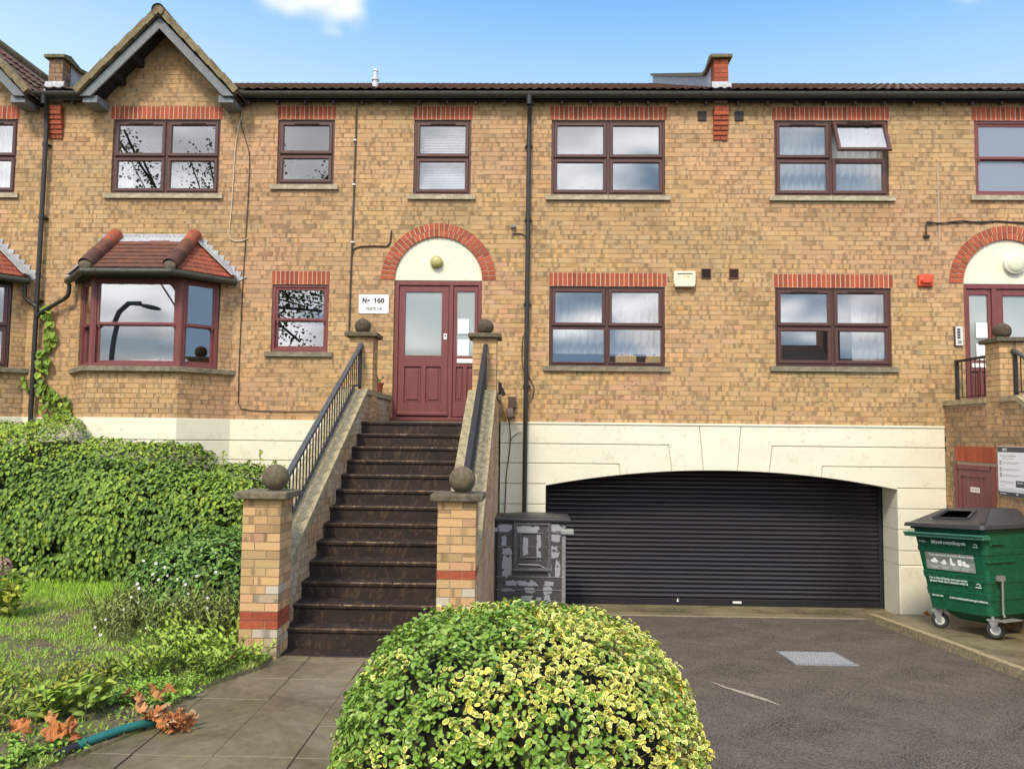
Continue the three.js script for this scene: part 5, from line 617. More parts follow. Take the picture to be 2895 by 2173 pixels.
  // long side: ribs, handle and brake lever
  mb().rbox(-0.072, -0.02, 0.86, 0.885, -0.5, -0.04, 0.008).rbox(-0.055, -0.005, 1.06, 1.09, -0.3, -0.08, 0.008).rbox(-0.005, 0.012, 1.075, 1.085, -0.29, -0.1, 0.004).build('side_rib', green, B); mb().tube([[-0.03, 0.68, -0.2], [0.01, 0.67, -0.2], [-0.015, 0.3, -0.2], [0.0, 0.25, -0.2]], 0.012, 8).box(-0.04, 0.02, 0.66, 0.72, -0.24, -0.16).rbox(-0.02, 0.1, 0.215, 0.228, -0.36, -0.05, 0.004).build('brake_lever', std([0.38, 0.38, 0.36], 0.4, { metalness: 0.5 }), B);
}
{
  const paint = canvasTex(1024, 1024, (g, w, h) => { const r = mulberry(77); g.fillStyle = '#585858'; g.fillRect(0, 0, w, h); const patch = (x, y, a, b) => { g.beginPath(); const n = 14; for (let i = 0; i <= n; i++) { const t = (i / n) * 2 * Math.PI, k = 0.75 + 0.45 * r(); const px = x + a * k * Math.sign(Math.cos(t)) * Math.pow(Math.abs(Math.cos(t)), 0.5), py = y + b * k * Math.sign(Math.sin(t)) * Math.pow(Math.abs(Math.sin(t)), 0.5); i ? g.quadraticCurveTo(px + (r() - 0.5) * 20, py + (r() - 0.5) * 16, px, py) : g.moveTo(px, py); } g.fill(); }; g.fillStyle = '#b3b8be'; for (const [x, y, a, b] of [[110, 60, 120, 40], [470, 60, 190, 60], [880, 60, 110, 50], [95, 210, 40, 60], [150, 330, 80, 40], [120, 500, 44, 130], [190, 480, 40, 110], [880, 170, 90, 40], [850, 290, 70, 36], [860, 360, 90, 34], [800, 500, 34, 120], [930, 520, 40, 100], [430, 270, 40, 110], [640, 260, 34, 170], [210, 690, 90, 30], [470, 690, 150, 34], [500, 770, 80, 34], [150, 770, 110, 14], [790, 690, 66, 28], [770, 770, 70, 46], [460, 860, 90, 34], [640, 870, 40, 24], [770, 870, 50, 50], [300, 930, 150, 30], [560, 950, 200, 34], [760, 940, 90, 50]]) patch(x, y, a, b); g.fillStyle = '#505051'; for (let i = 0; i < 30; i++) patch(r() * w, r() * h, 10 + r() * 26, 6 + r() * 14); g.strokeStyle = '#57585a'; g.lineWidth = 5; for (let i = 0; i < 26; i++) { g.beginPath(); g.moveTo(330 + r() * 230, 110 + r() * 60); g.lineTo(330 + r() * 230, 110 + r() * 60); g.stroke(); } g.fillStyle = '#e4e6e4'; for (let i = 0; i < 40; i++) g.fillRect(r() * w, r() * h, 3 + r() * 8, 2 + r() * 4); g.fillStyle = '#1f6b4c'; for (let i = 0; i < 60; i++) patch(r() * w, 985 + r() * 50, 12 + r() * 30, 8 + r() * 14); });
  const B = thing('wheeled_bin', 'black and grey patched bin with hatch, between stone stairs and roller shutter', 'bin', [0.04, -0.7, 0.82]); const dark = std([0.06, 0.06, 0.062], 0.4, { map: T.rust }); const wt = 0.5, wb = 0.465, dp2 = 0.36;
  hull([[0.16, -wb, wb, -dp2 + 0.03, dp2 - 0.03, 0.03], [0.3, -wb - 0.006, wb + 0.006, -dp2 + 0.02, dp2 - 0.02, 0.03], [0.31, -wb - 0.012, wb + 0.012, -dp2 + 0.016, dp2 - 0.016, 0.03], [0.55, -wb - 0.02, wb + 0.02, -dp2 + 0.01, dp2 - 0.01, 0.03], [1.44, -wt, wt, -dp2, dp2, 0.03]], dark, 'body', B);
  const fp = mesh('painted_front', new THREE.PlaneGeometry(0.93, 1.24), std([0.75, 0.75, 0.75], 0.4, { map: paint, bumpMap: T.grainBump, bumpScale: 0.002 }), B); fp.position.set(0.0, 0.81, dp2 - 0.004 + 0.006); fp.rotation.x = 0.018;
  const det = mb(); for (const y of [0.33, 0.5, 0.68, 1.1]) det.rbox(-0.48, 0.48, y, y + 0.008, dp2 - 0.01, dp2 + 0.008, 0.003); det.rbox(0.435, 0.49, 0.2, 1.4, dp2 - 0.03, dp2 + 0.014, 0.01, [1.6, 1.65, 1.7]); det.build('pressing_rib', std([0.28, 0.29, 0.3], 0.4, { map: T.rust }), B);
  mb().add(ring(0.53, 0.68, 0.05, 0.03, 0.008, dp2 + 0.002, -0.245, 0.77)).add(ring(0.33, 0.36, 0.022, 0.022, 0.006, dp2 + 0.004, -0.155, 0.94)).rbox(-0.255, 0.285, 0.765, 0.8, dp2, dp2 + 0.05, 0.012).build('hatch', std([0.13, 0.135, 0.14], 0.4, { map: T.rust }), B); mb().tube([[-0.17, 0.86, dp2 + 0.02], [-0.16, 0.86, dp2 + 0.045], [0.1, 0.855, dp2 + 0.045], [0.16, 0.83, dp2 + 0.03], [0.2, 0.81, dp2 + 0.03]], 0.012, 8).build('hatch_bar', std([0.3, 0.3, 0.3], 0.4, { metalness: 0.4 }), B);
  const lid = mb(); lid.rbox(-0.52, 0.56, 1.445, 1.495, -dp2 - 0.03, dp2 + 0.05, 0.016); { const g = new THREE.SphereGeometry(1, 32, 10, 0, 2 * Math.PI, 0, Math.PI / 2); g.scale(0.5, 0.05, dp2); g.translate(0.02, 1.488, 0); lid.add(g); } lid.build('lid', std([0.035, 0.036, 0.04], 0.4), B);
  mb().rbox(0.42, 0.6, 1.28, 1.35, dp2 - 0.1, dp2 + 0.05, 0.012).rbox(-0.55, -0.47, 1.3, 1.36, dp2 - 0.1, dp2 + 0.03, 0.012).build('trunnion', std([0.4, 0.45, 0.42], 0.5, { map: T.rust }), B); mb().rbox(-0.52, -0.475, 0.25, 1.44, dp2 - 0.2, dp2 - 0.02, 0.01).build('side_post', dark, B);
  for (const [x, z] of [[-0.4, 0.26], [0.4, 0.26], [-0.4, -0.26], [0.4, -0.26]]) castor(B, x, z, 0.4);
}
// ---------- driveway and path details ----------
{
  const C = thing('manhole_cover', 'square grey metal manhole cover set in the sloping driveway', 'manhole cover', [3.31, driveY(3.03) + 0.004, 3.03]); C.rotation.x = -Math.atan(0.07); const gal = std([0.3, 0.315, 0.33], 0.5, { map: T.rust, metalness: 0.15 }); mb().rbox(-0.335, 0.335, -0.02, 0.006, -0.325, 0.325, 0.003).build('cover_plate', gal, C); const fr = mb(); for (const [a, b, c, d] of [[-0.35, 0.35, -0.342, -0.327], [-0.35, 0.35, 0.327, 0.342], [-0.352, -0.337, -0.34, 0.34], [0.337, 0.352, -0.34, 0.34]]) fr.rbox(a, b, -0.02, 0.009, c, d, 0.002); fr.build('frame', gal, C);
  const tr = mb(); for (let i = 0; i < 13; i++) for (let j = 0; j < 12; j++) { const g = new RoundedBoxGeometry(0.036, 0.006, 0.013, 1, 0.002); g.rotateY((i + j) % 2 ? 0.78 : -0.78); g.translate(-0.3 + i * 0.05, 0.008, -0.28 + j * 0.051); tr.add(g); } tag(tr.build('tread_studs', std([0.46, 0.48, 0.49], 0.4, { metalness: 0.2 }), C), null, null, null, 'stuff');
  const sc = new THREE.Shape(); const pts = [[1.84, 4.2], [1.92, 4.42], [2.03, 4.62], [2.16, 4.84], [2.26, 5.02]]; pts.forEach(([x, z], i) => { const w = [0.012, 0.03, 0.075, 0.055, 0.012][i] + rr(0, 0.006); i ? sc.lineTo(x + w, -z) : sc.moveTo(x + w, -z); }); [...pts].reverse().forEach(([x, z], i) => sc.lineTo(x - [0.004, 0.02, 0.022, 0.008, 0.004][i], -z + 0.01)); const g = new THREE.ShapeGeometry(sc); g.rotateX(-Math.PI / 2); { const p = g.attributes.position; for (let i = 0; i < p.count; i++) p.setY(i, driveY(p.getZ(i)) + 0.003); } tag(mesh('paint_scuff', ready(g), std([0.55, 0.49, 0.38], 0.9, { map: T.asphalt }), scene), null, null, null, 'structure');
}
{
  const h = thing('hose', 'short length of teal hose with black end lying along the path edge', 'hose'); mb().tube([[-2.735, 0.045, 7.36], [-2.68, 0.05, 7.25], [-2.59, 0.055, 7.1], [-2.5, 0.05, 6.98], [-2.45, 0.03, 6.9]], 0.026, 14).build('tube', std([0.02, 0.16, 0.14], 0.4), h); mb().tube([[-2.79, 0.03, 7.46], [-2.76, 0.04, 7.41], [-2.73, 0.046, 7.35]], 0.027, 14).tube([[-2.82, 0.025, 7.5], [-2.79, 0.032, 7.455]], 0.016, 10, 2).build('connector', M.pipe, h);
}
{
  const p = thing('flower_pot', 'small terracotta pot with green plant on ledge left of door', 'plant pot', [-2.3, 2.562, 0.45]); const prof = [[0.05, 0], [0.07, 0.14], [0.08, 0.14], [0.082, 0.17], [0.07, 0.17], [0.06, 0.15]].map((q) => new THREE.Vector2(...q)); mb().add(new THREE.LatheGeometry(prof, 24)).build('pot', std([0.36, 0.1, 0.05], 0.8), p); mb().cyl(0, 0.14, 0, 0.064, 0.064, 0.012).build('soil', M.capDark, p); const m = mb(); for (let i = 0; i < 46; i++) { const a = rr(0, 6.28), r = rr(0.02, 0.1), y = 0.17 + rr(0, 0.11); const g = new THREE.CircleGeometry(0.02, 6); g.scale(1, 0.6, 1); g.rotateX(-rr(0.6, 1.4)); g.rotateY(a); g.translate(Math.cos(a) * r, y, Math.sin(a) * r); m.add(g, [rr(0.7, 1.2), 1, rr(0.6, 1)]); } for (let i = 0; i < 8; i++) { const a = rr(0, 6.28); m.tube([[0, 0.15, 0], [Math.cos(a) * 0.06, 0.24, Math.sin(a) * 0.06]], 0.003, 5, 1); } m.build('foliage', std([0.06, 0.14, 0.03], 0.7, { vertexColors: true, side: THREE.DoubleSide }), p);
}
// ---------- seen through the glass ----------
function curtain(x0, x1, y0, y1, z, label, open = 0, mat = M.net) { const n = Math.round((x1 - x0) * 90), g = new THREE.PlaneGeometry(x1 - x0, y1 - y0, n, 1); const p = g.attributes.position; const ph = rr(0, 9); for (let i = 0; i < p.count; i++) { const x = p.getX(i); p.setZ(i, 0.018 * Math.sin(x * 52 + ph + 2 * noise.noise(x * 7, ph, 0)) + 0.012 * noise.noise(x * 19, ph, p.getY(i))); } g.computeVertexNormals(); g.translate((x0 + x1) / 2, (y0 + y1) / 2, z); const o = mesh('net_curtain', g, mat, scene); tag(o, label, 'curtain'); return o; }
curtain(W5.x0 - 0.05, W5.x1 + 0.05, W5.y0 - 0.1, W5.y1, -0.26, 'white folded net curtain behind the upper right window with the open sash');
curtain(W8.x0 - 0.05, W8.x1 + 0.05, W8.y0 + 0.22, W8.y1, -0.3, 'white net curtain in the lower window left of the cream alarm box');
curtain(W9.x1 - 0.52, W9.x1 + 0.05, W9.y0 - 0.1, W9.y1, -0.26, 'narrow white curtain at right side of the lower right window'); curtain(-9.1, -8.35, 5.7, 7.03, -0.24, 'white net curtain in the upper window at left edge of photo'); curtain(W1.x0 + 0.05, W1.x0 + 0.24, W1.y0, 6.4, -0.24, 'pale curtain edge at lower left corner of the gable window');
{ const b = thing('venetian_blind', 'white venetian blind behind the upper window above the arched door', 'blind', [0, 0, 0]); const m = mb(); for (let i = 0; i < 42; i++) { const y = W3.y0 + 0.06 + i * 0.0265; m.add(new THREE.BoxGeometry(W3.x1 - W3.x0 - 0.06, 0.0015, 0.025).rotateX(0.85).translate((W3.x0 + W3.x1) / 2, y, -0.16)); } tag(m.build('slats', std([0.6, 0.64, 0.72], 0.5), b), null, null, null, 'stuff'); mb().rbox(W3.x0 + 0.02, W3.x1 - 0.02, W3.y1 - 0.07, W3.y1 - 0.03, -0.18, -0.14, 0.004).build('head_rail', M.white, b); }
for (const [x, lab] of [[-6.2, 'pale wooden chair back at left inside the bay window'], [-5.72, 'pale wooden chair back at right inside the bay window']]) { const c = thing('dining_chair', lab, 'chair', [x, 2.21, -0.1]); const wd = std([0.5, 0.3, 0.17], 0.5); mb().rbox(-0.2, 0.2, 0.43, 0.46, -0.4, -0.02, 0.008).build('seat', wd, c); const bk = mb(); bk.rbox(-0.21, -0.175, 0.44, 0.92, -0.03, 0.005, 0.006).rbox(0.175, 0.21, 0.44, 0.92, -0.03, 0.005, 0.006).rbox(-0.18, 0.18, 0.8, 0.9, -0.025, 0.0, 0.008).rbox(-0.18, 0.18, 0.6, 0.66, -0.025, 0.0, 0.008); bk.build('backrest', wd, c); for (const [a, b] of [[-0.19, -0.02], [0.19, -0.02], [-0.19, -0.38], [0.19, -0.38]]) mb().rbox(a - 0.018, a + 0.018, 0, 0.435, b - 0.018, b + 0.018, 0.005).build('leg', wd, c); }
for (const [x, w2, lab] of [[1.38 + 0.0, 0.33, 'brown paper folders at left behind the lower middle window glass'], [1.84, 0.24, 'leaning brown paper folders at right behind the lower middle window glass']]) { const c = thing('paper_folders', lab, 'folders', [x, W8.y0 - 0.02, -0.2]); for (let k = 0; k < 8; k++) { const f = mb().rbox(0, w2 / 8 - 0.004, 0, rr(0.2, 0.25), -0.16, 0, 0.003).build('folder', std([rr(0.5, 0.62), rr(0.36, 0.45), rr(0.16, 0.22)], 0.7), c); f.position.x = (k * w2) / 8; f.rotation.z = x > 1.6 ? -0.2 : 0; } }

// ---------- vegetation ----------
function leafGeo(len, wid, rim, mid, fold = 0.25, bend = 0.12, pointed = 1) { // blade from the stalk at the origin along +y, facing +z; mid colour inside, rim colour at the margin
  const N = 10, out = [], inn = []; for (let i = 0; i < N; i++) { const t = (i / N) * 2 * Math.PI, y = 0.5 - 0.5 * Math.cos(t), s = Math.sin(t); const w = Math.sign(s) * Math.pow(Math.abs(s), pointed > 1 ? 1.2 : 0.8) * (pointed > 1 ? 1 - 0.25 * (y - 0.4) : 1); const P = (k) => { const x = w * k * wid / 2, yy = 0.5 + (y - 0.5) * k; return [x, yy * len, Math.abs(x) * fold * 2 - bend * len * (yy - 0.2) * (yy - 0.2)]; }; out.push(P(1)); inn.push(P(rim ? 0.6 + 0.22 * Math.abs(Math.sin(i * 2.3 + len * 900)) : 0.5)); }
  const c = [0, 0.5 * len, -bend * len * 0.09]; const pos = [], col = []; const push = (p, k) => { pos.push(...p); col.push(...k); }; const R = rim || mid;
  for (let i = 0; i < N; i++) { const j = (i + 1) % N; push(c, mid); push(inn[i], mid); push(inn[j], mid); push(inn[i], rim ? R : mid); push(out[i], R); push(out[j], R); push(inn[i], R); push(out[j], R); push(inn[j], R); }
  for (let i = 0; i < pos.length; i += 9) { /* keep every face turned to +z */ const ax = pos[i + 3] - pos[i], ay = pos[i + 4] - pos[i + 1], bx = pos[i + 6] - pos[i], by = pos[i + 7] - pos[i + 1]; if (ax * by - ay * bx < 0) for (let k = 0; k < 3; k++) { const t = pos[i + 3 + k]; pos[i + 3 + k] = pos[i + 6 + k]; pos[i + 6 + k] = t; } }
  const g = new THREE.BufferGeometry(); g.setAttribute('position', new THREE.BufferAttribute(new Float32Array(pos), 3)); g.setAttribute('color', new THREE.BufferAttribute(new Float32Array(col), 3)); g.computeVertexNormals(); return g;
}
const leafMat = (rough = 0.5) => new THREE.MeshPhysicalMaterial({ color: 0xffffff, vertexColors: true, roughness: rough, transmission: 0.0, side: THREE.DoubleSide });
const LM = leafMat(0.42), LMsoft = leafMat(0.65); for (const m of [LM, LMsoft]) m.color.setRGB(1.75, 1.5, 1.15);
const _q = new THREE.Quaternion(), _v = new THREE.Vector3(), _z = new THREE.Vector3(0, 0, 1), _m = new THREE.Matrix4();
function leafMatrix(p, n, scale, spin, tiltTo) { // face along n, tip turned by spin
  const N = n.clone().normalize(); const a = new THREE.Vector3(0, -1, 0).addScaledVector(N, N.y); if (a.lengthSq() < 1e-3) a.set(1, 0, 0); a.normalize(); const x = a.clone().cross(N); const m = new THREE.Matrix4().makeBasis(x, a, N); m.multiply(new THREE.Matrix4().makeRotationZ(spin)); m.scale(new THREE.Vector3(scale, scale, scale)); m.setPosition(p); return m;
}
// leaves: [{m, v(ariant), t(int)}]; the nearest 300 as meshes, the rest one instanced mass per variant joined as parts named foliage
function scatter(parent, geos, mat, leaves, single, tints) {
  if (single) { const eye = camera.position; for (const l of leaves) l.d = Math.hypot(l.m.elements[12] - eye.x, l.m.elements[13] - eye.y, l.m.elements[14] - eye.z); const front = leaves.filter((l) => l.front).sort((a, b) => a.d - b.d).slice(0, single); const S = new Set(front); const cache = {}; for (const l of front) { const ti = Math.floor(clamp(l.tone ?? 0.5, 0, 0.99) * 4), k = l.v + '_' + ti; if (!cache[k]) { const g = geos[l.v].clone(), c = g.attributes.color, f = tints((ti + 0.5) / 4); const nc = new Float32Array(c.array.length); for (let i = 0; i < c.count; i++) { nc[i * 3] = c.array[i * 3] * f[0]; nc[i * 3 + 1] = c.array[i * 3 + 1] * f[1]; nc[i * 3 + 2] = c.array[i * 3 + 2] * f[2]; } g.setAttribute('color', new THREE.BufferAttribute(nc, 3)); cache[k] = g; } const o = mesh('leaf', cache[k], mat, parent); o.applyMatrix4(l.m); } leaves = leaves.filter((l) => !S.has(l)); }
  geos.forEach((g, v) => { const L = leaves.filter((l) => l.v === v); if (!L.length) return; const I = new THREE.InstancedMesh(g, mat, L.length); I.name = 'foliage'; I.castShadow = I.receiveShadow = true; const c = new THREE.Color(); L.forEach((l, i) => { I.setMatrixAt(i, l.m); const f = tints(l.tone ?? 0.5); c.setRGB(...f); I.setColorAt(i, c); }); I.userData.kind = 'stuff'; parent.add(I); });
}
const dirAround = (n, spread) => new THREE.Vector3(n.x + rr(-spread, spread), n.y + rr(-spread, spread), n.z + rr(-spread, spread)).normalize();
{ // the clipped variegated bush in front
  const B = thing('hedge_bush', 'rounded green and yellow variegated bush in the centre foreground', 'bush', [-0.03, 0, 8.4]); const A = [0.825, 0.87, 0.76], E = 3.0, yc = 0.23;
  const surf = (d) => { const s = Math.pow(Math.abs(d.x / A[0]) ** E + Math.abs(d.y / A[1]) ** E + Math.abs(d.z / A[2]) ** E, -1 / E); return d.clone().multiplyScalar(s); };
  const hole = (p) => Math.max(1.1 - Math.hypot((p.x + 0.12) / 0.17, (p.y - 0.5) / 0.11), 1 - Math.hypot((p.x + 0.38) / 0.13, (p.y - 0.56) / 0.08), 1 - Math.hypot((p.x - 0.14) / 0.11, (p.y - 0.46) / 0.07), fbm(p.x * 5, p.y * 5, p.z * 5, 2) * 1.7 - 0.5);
  const green = [[0.095, 0.2, 0.032], [0.13, 0.25, 0.045], [0.07, 0.16, 0.035]]; const yel = [0.42, 0.43, 0.12], pale = [0.47, 0.5, 0.22];
  const geos = [leafGeo(0.026, 0.018, null, green[0]), leafGeo(0.026, 0.017, [0.16, 0.24, 0.06], green[1]), leafGeo(0.027, 0.018, yel, [0.12, 0.21, 0.035]), leafGeo(0.024, 0.016, pale, [0.2, 0.29, 0.07]), leafGeo(0.027, 0.018, yel, [0.42, 0.38, 0.07]), leafGeo(0.025, 0.017, pale, green[1])]; const L = [];
  for (let i = 0; i < 15500; i++) {
    const d = new THREE.Vector3(rr(-1, 1), rr(-0.35, 1), rr(-1, 1)); if (d.lengthSq() > 1 || d.lengthSq() < 0.02) { i--; continue; } d.normalize(); const p = surf(d); if (p.y + yc < 0.02) continue; const n = new THREE.Vector3(Math.sign(p.x) * Math.abs(p.x / A[0]) ** (E - 1) / A[0], Math.sign(p.y) * Math.abs(p.y / A[1]) ** (E - 1) / A[1], Math.sign(p.z) * Math.abs(p.z / A[2]) ** (E - 1) / A[2]).normalize();
    const pw = p.clone(); pw.y += yc; const front = p.z > 0.05; const h = front ? hole(pw) : 0; const deep = h > 0.1 ? rr(0.1, 0.26) : Math.pow(rnd(), 2) * 0.09; if (h > 0.1 && rnd() < 0.72) continue; const out = rr(0, 0.022) + (rnd() < 0.03 ? rr(0.01, 0.035) : 0) + 0.03 * fbm(p.x * 4, p.y * 4, p.z * 4, 2);
    pw.addScaledVector(n, out - deep); const patch = fbm(p.x * 3.2 + 5, p.y * 3.2, p.z * 3.2 + 2, 3); const yl = clamp(0.48 + (p.x + 0.05) * 0.35 + patch * 1.2 - 0.3 * sm(0.1, 0.6, p.y) * sm(0.2, -0.4, p.x));
    const cluster = 2 + Math.floor(rr(0, 2.6)); const axis = dirAround(n, 0.6); const v0 = rnd() < yl ? (rnd() < 0.38 ? 2 : rnd() < 0.6 ? 3 : rnd() < 0.25 ? 4 : 5) : rnd() < 0.7 ? 0 : 1;
    for (let k = 0; k < cluster; k++) { const nn = dirAround(axis.clone().multiplyScalar(1.0).add(new THREE.Vector3(0, 0.35, 0)), 0.75); const q = pw.clone().add(new THREE.Vector3(rr(-0.016, 0.016), rr(-0.016, 0.016), rr(-0.012, 0.012))); L.push({ m: leafMatrix(q, nn, rr(0.72, 1.25), rr(0, 6.28)), v: v0, tone: clamp(0.5 + rr(-0.35, 0.35) + patch * 0.4), front: deep < 0.02 }); }
  }
  for (const l of L) l.m.premultiply(new THREE.Matrix4().makeTranslation(0, 0, 0)); const eye0 = camera.position.clone(); for (const l of L) { l.dd = 0; }
  // distances are measured in the bush's own axes
  const tint = (t) => [lerp(0.75, 1.3, t), lerp(0.8, 1.2, t), lerp(0.8, 1.15, t)]; const sh = new THREE.Matrix4().makeTranslation(-B.position.x, 0, -B.position.z); const savePos = camera.position.clone(); camera.position.applyMatrix4(sh); scatter(B, geos, LM, L, 300, tint); camera.position.copy(savePos);
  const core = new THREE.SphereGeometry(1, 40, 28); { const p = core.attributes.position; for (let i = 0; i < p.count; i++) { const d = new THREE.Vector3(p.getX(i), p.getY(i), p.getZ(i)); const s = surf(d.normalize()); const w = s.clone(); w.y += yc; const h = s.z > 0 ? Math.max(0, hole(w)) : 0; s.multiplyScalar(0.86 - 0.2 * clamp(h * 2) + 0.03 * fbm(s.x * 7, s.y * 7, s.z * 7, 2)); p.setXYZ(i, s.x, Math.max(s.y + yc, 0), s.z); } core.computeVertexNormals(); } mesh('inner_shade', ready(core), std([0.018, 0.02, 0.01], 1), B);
  const tw = mb(); for (let i = 0; i < 150; i++) { const d = new THREE.Vector3(rr(-0.9, 0.9), rr(0.0, 0.8), rr(0.2, 1)).normalize(), e = surf(d); const inn = i < 60 ? new THREE.Vector3(rr(-0.36, 0.08), rr(0.18, 0.42), 0.6) : e; const a = inn.clone().multiplyScalar(0.86), b = inn.clone().multiplyScalar(rr(0.9, 0.97)).add(new THREE.Vector3(rr(-0.1, 0.1), rr(-0.05, 0.08), rr(-0.05, 0.01))); a.y += yc - 0.05; b.y += yc; const mid = a.clone().lerp(b, 0.5).add(new THREE.Vector3(rr(-0.04, 0.04), rr(-0.03, 0.03), 0)); tw.tube([a.toArray(), mid.toArray(), b.toArray()], rr(0.0018, 0.005), 5, 4); } tw.build('twig', std([0.2, 0.14, 0.09], 0.9), B);
  for (let i = 0; i < 9; i++) { const m = mb(); const a = rr(0, 6.28), r = rr(0.03, 0.2); m.tube([[Math.cos(a) * r, -0.3, Math.sin(a) * r], [Math.cos(a) * r * 1.6, 0.2, Math.sin(a) * r * 1.6], [Math.cos(a) * 0.45, 0.7, Math.sin(a) * 0.35]], 0.012, 7, 6); m.build('stem', std([0.13, 0.09, 0.06], 0.9), B); }
  const bed = mb().add(new THREE.CylinderGeometry(0.78, 0.86, 0.5, 32).scale(1, 1, 0.8).translate(-0.06, -0.235, 8.4)); tag(mesh('planting_bed', bed.geo(), M.soil, scene), null, null, null, 'structure');
}
const ivyTop = (x) => { const p = [[-13, 2.15], [-7.6, 2.17], [-6.95, 2.25], [-6.7, 2.15], [-6.55, 1.93], [-5.75, 1.92], [-5.3, 1.84], [-4.95, 1.74], [-4.7, 1.54], [-4.1, 1.55], [-3.85, 1.42], [-3.5, 1.15], [-3.2, 0.85], [-2.7, 0.55]]; for (let i = 1; i < p.length; i++) if (x < p[i][0]) return lerp(p[i - 1][1], p[i][1], (x - p[i - 1][0]) / (p[i][0] - p[i - 1][0])); return 0.5; };
const ivyFront = (x) => lerp(2.62, 2.3, sm(-4.6, -3.2, x));
{ // ivy-covered bank below the bay window
  const B = thing('ivy_hedge', 'big green leafy creeper hedge banked up below the bay window', 'hedge'); const g0 = [[0.11, 0.22, 0.035], [0.085, 0.18, 0.032], [0.15, 0.245, 0.035], [0.065, 0.14, 0.035]]; const geos = g0.map((c, i) => leafGeo(0.078 + 0.01 * (i % 2), 0.058, c.map((v) => v * 0.8), c, 0.3, 0.2, 2)); const L = [];
  const point = (x, t) => { const H = ivyTop(x) - 0.1, F = ivyFront(x) - 0.15, a = t * Math.PI / 2, e = 2 / 2.6; const c = Math.cos(a), s = Math.sin(a); return [x, H * Math.pow(s, e), 0.12 + F * Math.pow(c, e)]; };
  for (let i = 0; i < 29000; i++) {
    const x = -2.75 - Math.pow(rnd(), 0.9) * 6.4, t = rnd(); const p = new THREE.Vector3(...point(x, t)), q = new THREE.Vector3(...point(x, Math.min(1, t + 0.02))), tg = q.clone().sub(p); const n = new THREE.Vector3(0, -tg.z, tg.y).normalize(); if (n.lengthSq() < 0.5) n.set(0, 1, 0); if (n.y < -0.1) n.negate();
    const lump = fbm(x * 1.5, p.y * 1.5, p.z * 1.5, 3), fine = fbm(x * 5, p.y * 5, p.z * 5, 2); const gap = fine * 1.2 + lump * 0.5; const deep = gap < -0.22 ? rr(0.08, 0.25) : Math.pow(rnd(), 2) * 0.1; if (gap < -0.22 && rnd() < 0.6) continue; if (x > -3.2 && p.z < 1.2) continue;
    p.addScaledVector(n, 0.16 * lump + 0.06 * fine + rr(-0.01, 0.05) - deep); p.x += rr(-0.03, 0.03); const nn = dirAround(n.clone().add(new THREE.Vector3(0, 0.25, 0.15)), 0.55);
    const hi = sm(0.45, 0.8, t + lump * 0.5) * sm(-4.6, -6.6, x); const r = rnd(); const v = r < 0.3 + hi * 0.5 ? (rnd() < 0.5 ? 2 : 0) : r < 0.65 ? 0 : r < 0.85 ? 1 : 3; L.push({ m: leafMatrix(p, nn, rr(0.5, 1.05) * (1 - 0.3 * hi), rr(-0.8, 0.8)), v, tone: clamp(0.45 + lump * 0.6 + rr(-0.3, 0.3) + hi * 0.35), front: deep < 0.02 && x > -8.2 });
  }
  // shoots that stand clear of the mass, against the cream wall
  const st = mb(); for (const [x, h] of [[-6.62, 0.3], [-6.1, 0.14], [-5.62, 0.24], [-5.3, 0.12], [-4.62, 0.24], [-4.3, 0.12], [-4.05, 0.28], [-3.9, 0.22], [-3.72, 0.26], [-3.5, 0.2], [-5.0, 0.16], [-7.2, 0.1]]) { const y0 = ivyTop(x) - 0.12, z = 0.45; const pts = [[x, y0, z], [x + rr(-0.05, 0.05), y0 + h * 0.5, z], [x + rr(-0.1, 0.1), y0 + h, z + rr(-0.05, 0.1)]]; st.tube(pts, 0.004, 5, 6); for (let k = 0; k < 9; k++) { const f = k / 8; const p = new THREE.Vector3(lerp(pts[0][0], pts[2][0], f) + rr(-0.03, 0.03), lerp(y0, y0 + h, f), z + rr(-0.02, 0.05)); L.push({ m: leafMatrix(p, dirAround(new THREE.Vector3(0, 0.4, 1), 0.6), rr(0.5, 0.9), rr(-1.5, 1.5)), v: k % 2 ? 0 : 2, tone: 0.6, front: false }); } } st.build('shoot', std([0.09, 0.1, 0.03], 0.8), B);
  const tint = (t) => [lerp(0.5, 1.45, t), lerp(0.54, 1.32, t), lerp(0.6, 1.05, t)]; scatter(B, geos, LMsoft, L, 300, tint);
  const pos = []; const NX = 60, NT = 20; const C = (i, k) => { const x = lerp(-9.4, -2.75, i / NX), [a, y, z] = point(x, k / NT); const s = 0.88; const lump = fbm(x * 1.5, y * 1.5, z * 1.5, 3) * 0.14; return [a, Math.max(0, y * s + lump * 0.7 - 0.07), Math.max(0.05, z * s + lump * 0.7 - 0.06)]; }; for (let i = 0; i < NX; i++) for (let k = 0; k < NT; k++) { const a = C(i, k), b = C(i + 1, k), c = C(i + 1, k + 1), d = C(i, k + 1); pos.push(...a, ...b, ...c, ...a, ...c, ...d); } const g = new THREE.BufferGeometry(); g.setAttribute('position', new THREE.BufferAttribute(new Float32Array(pos), 3)); boxUV(g); g.computeVertexNormals(); mesh('inner_shade', ready(g), std([0.017, 0.024, 0.009], 1), B);
}
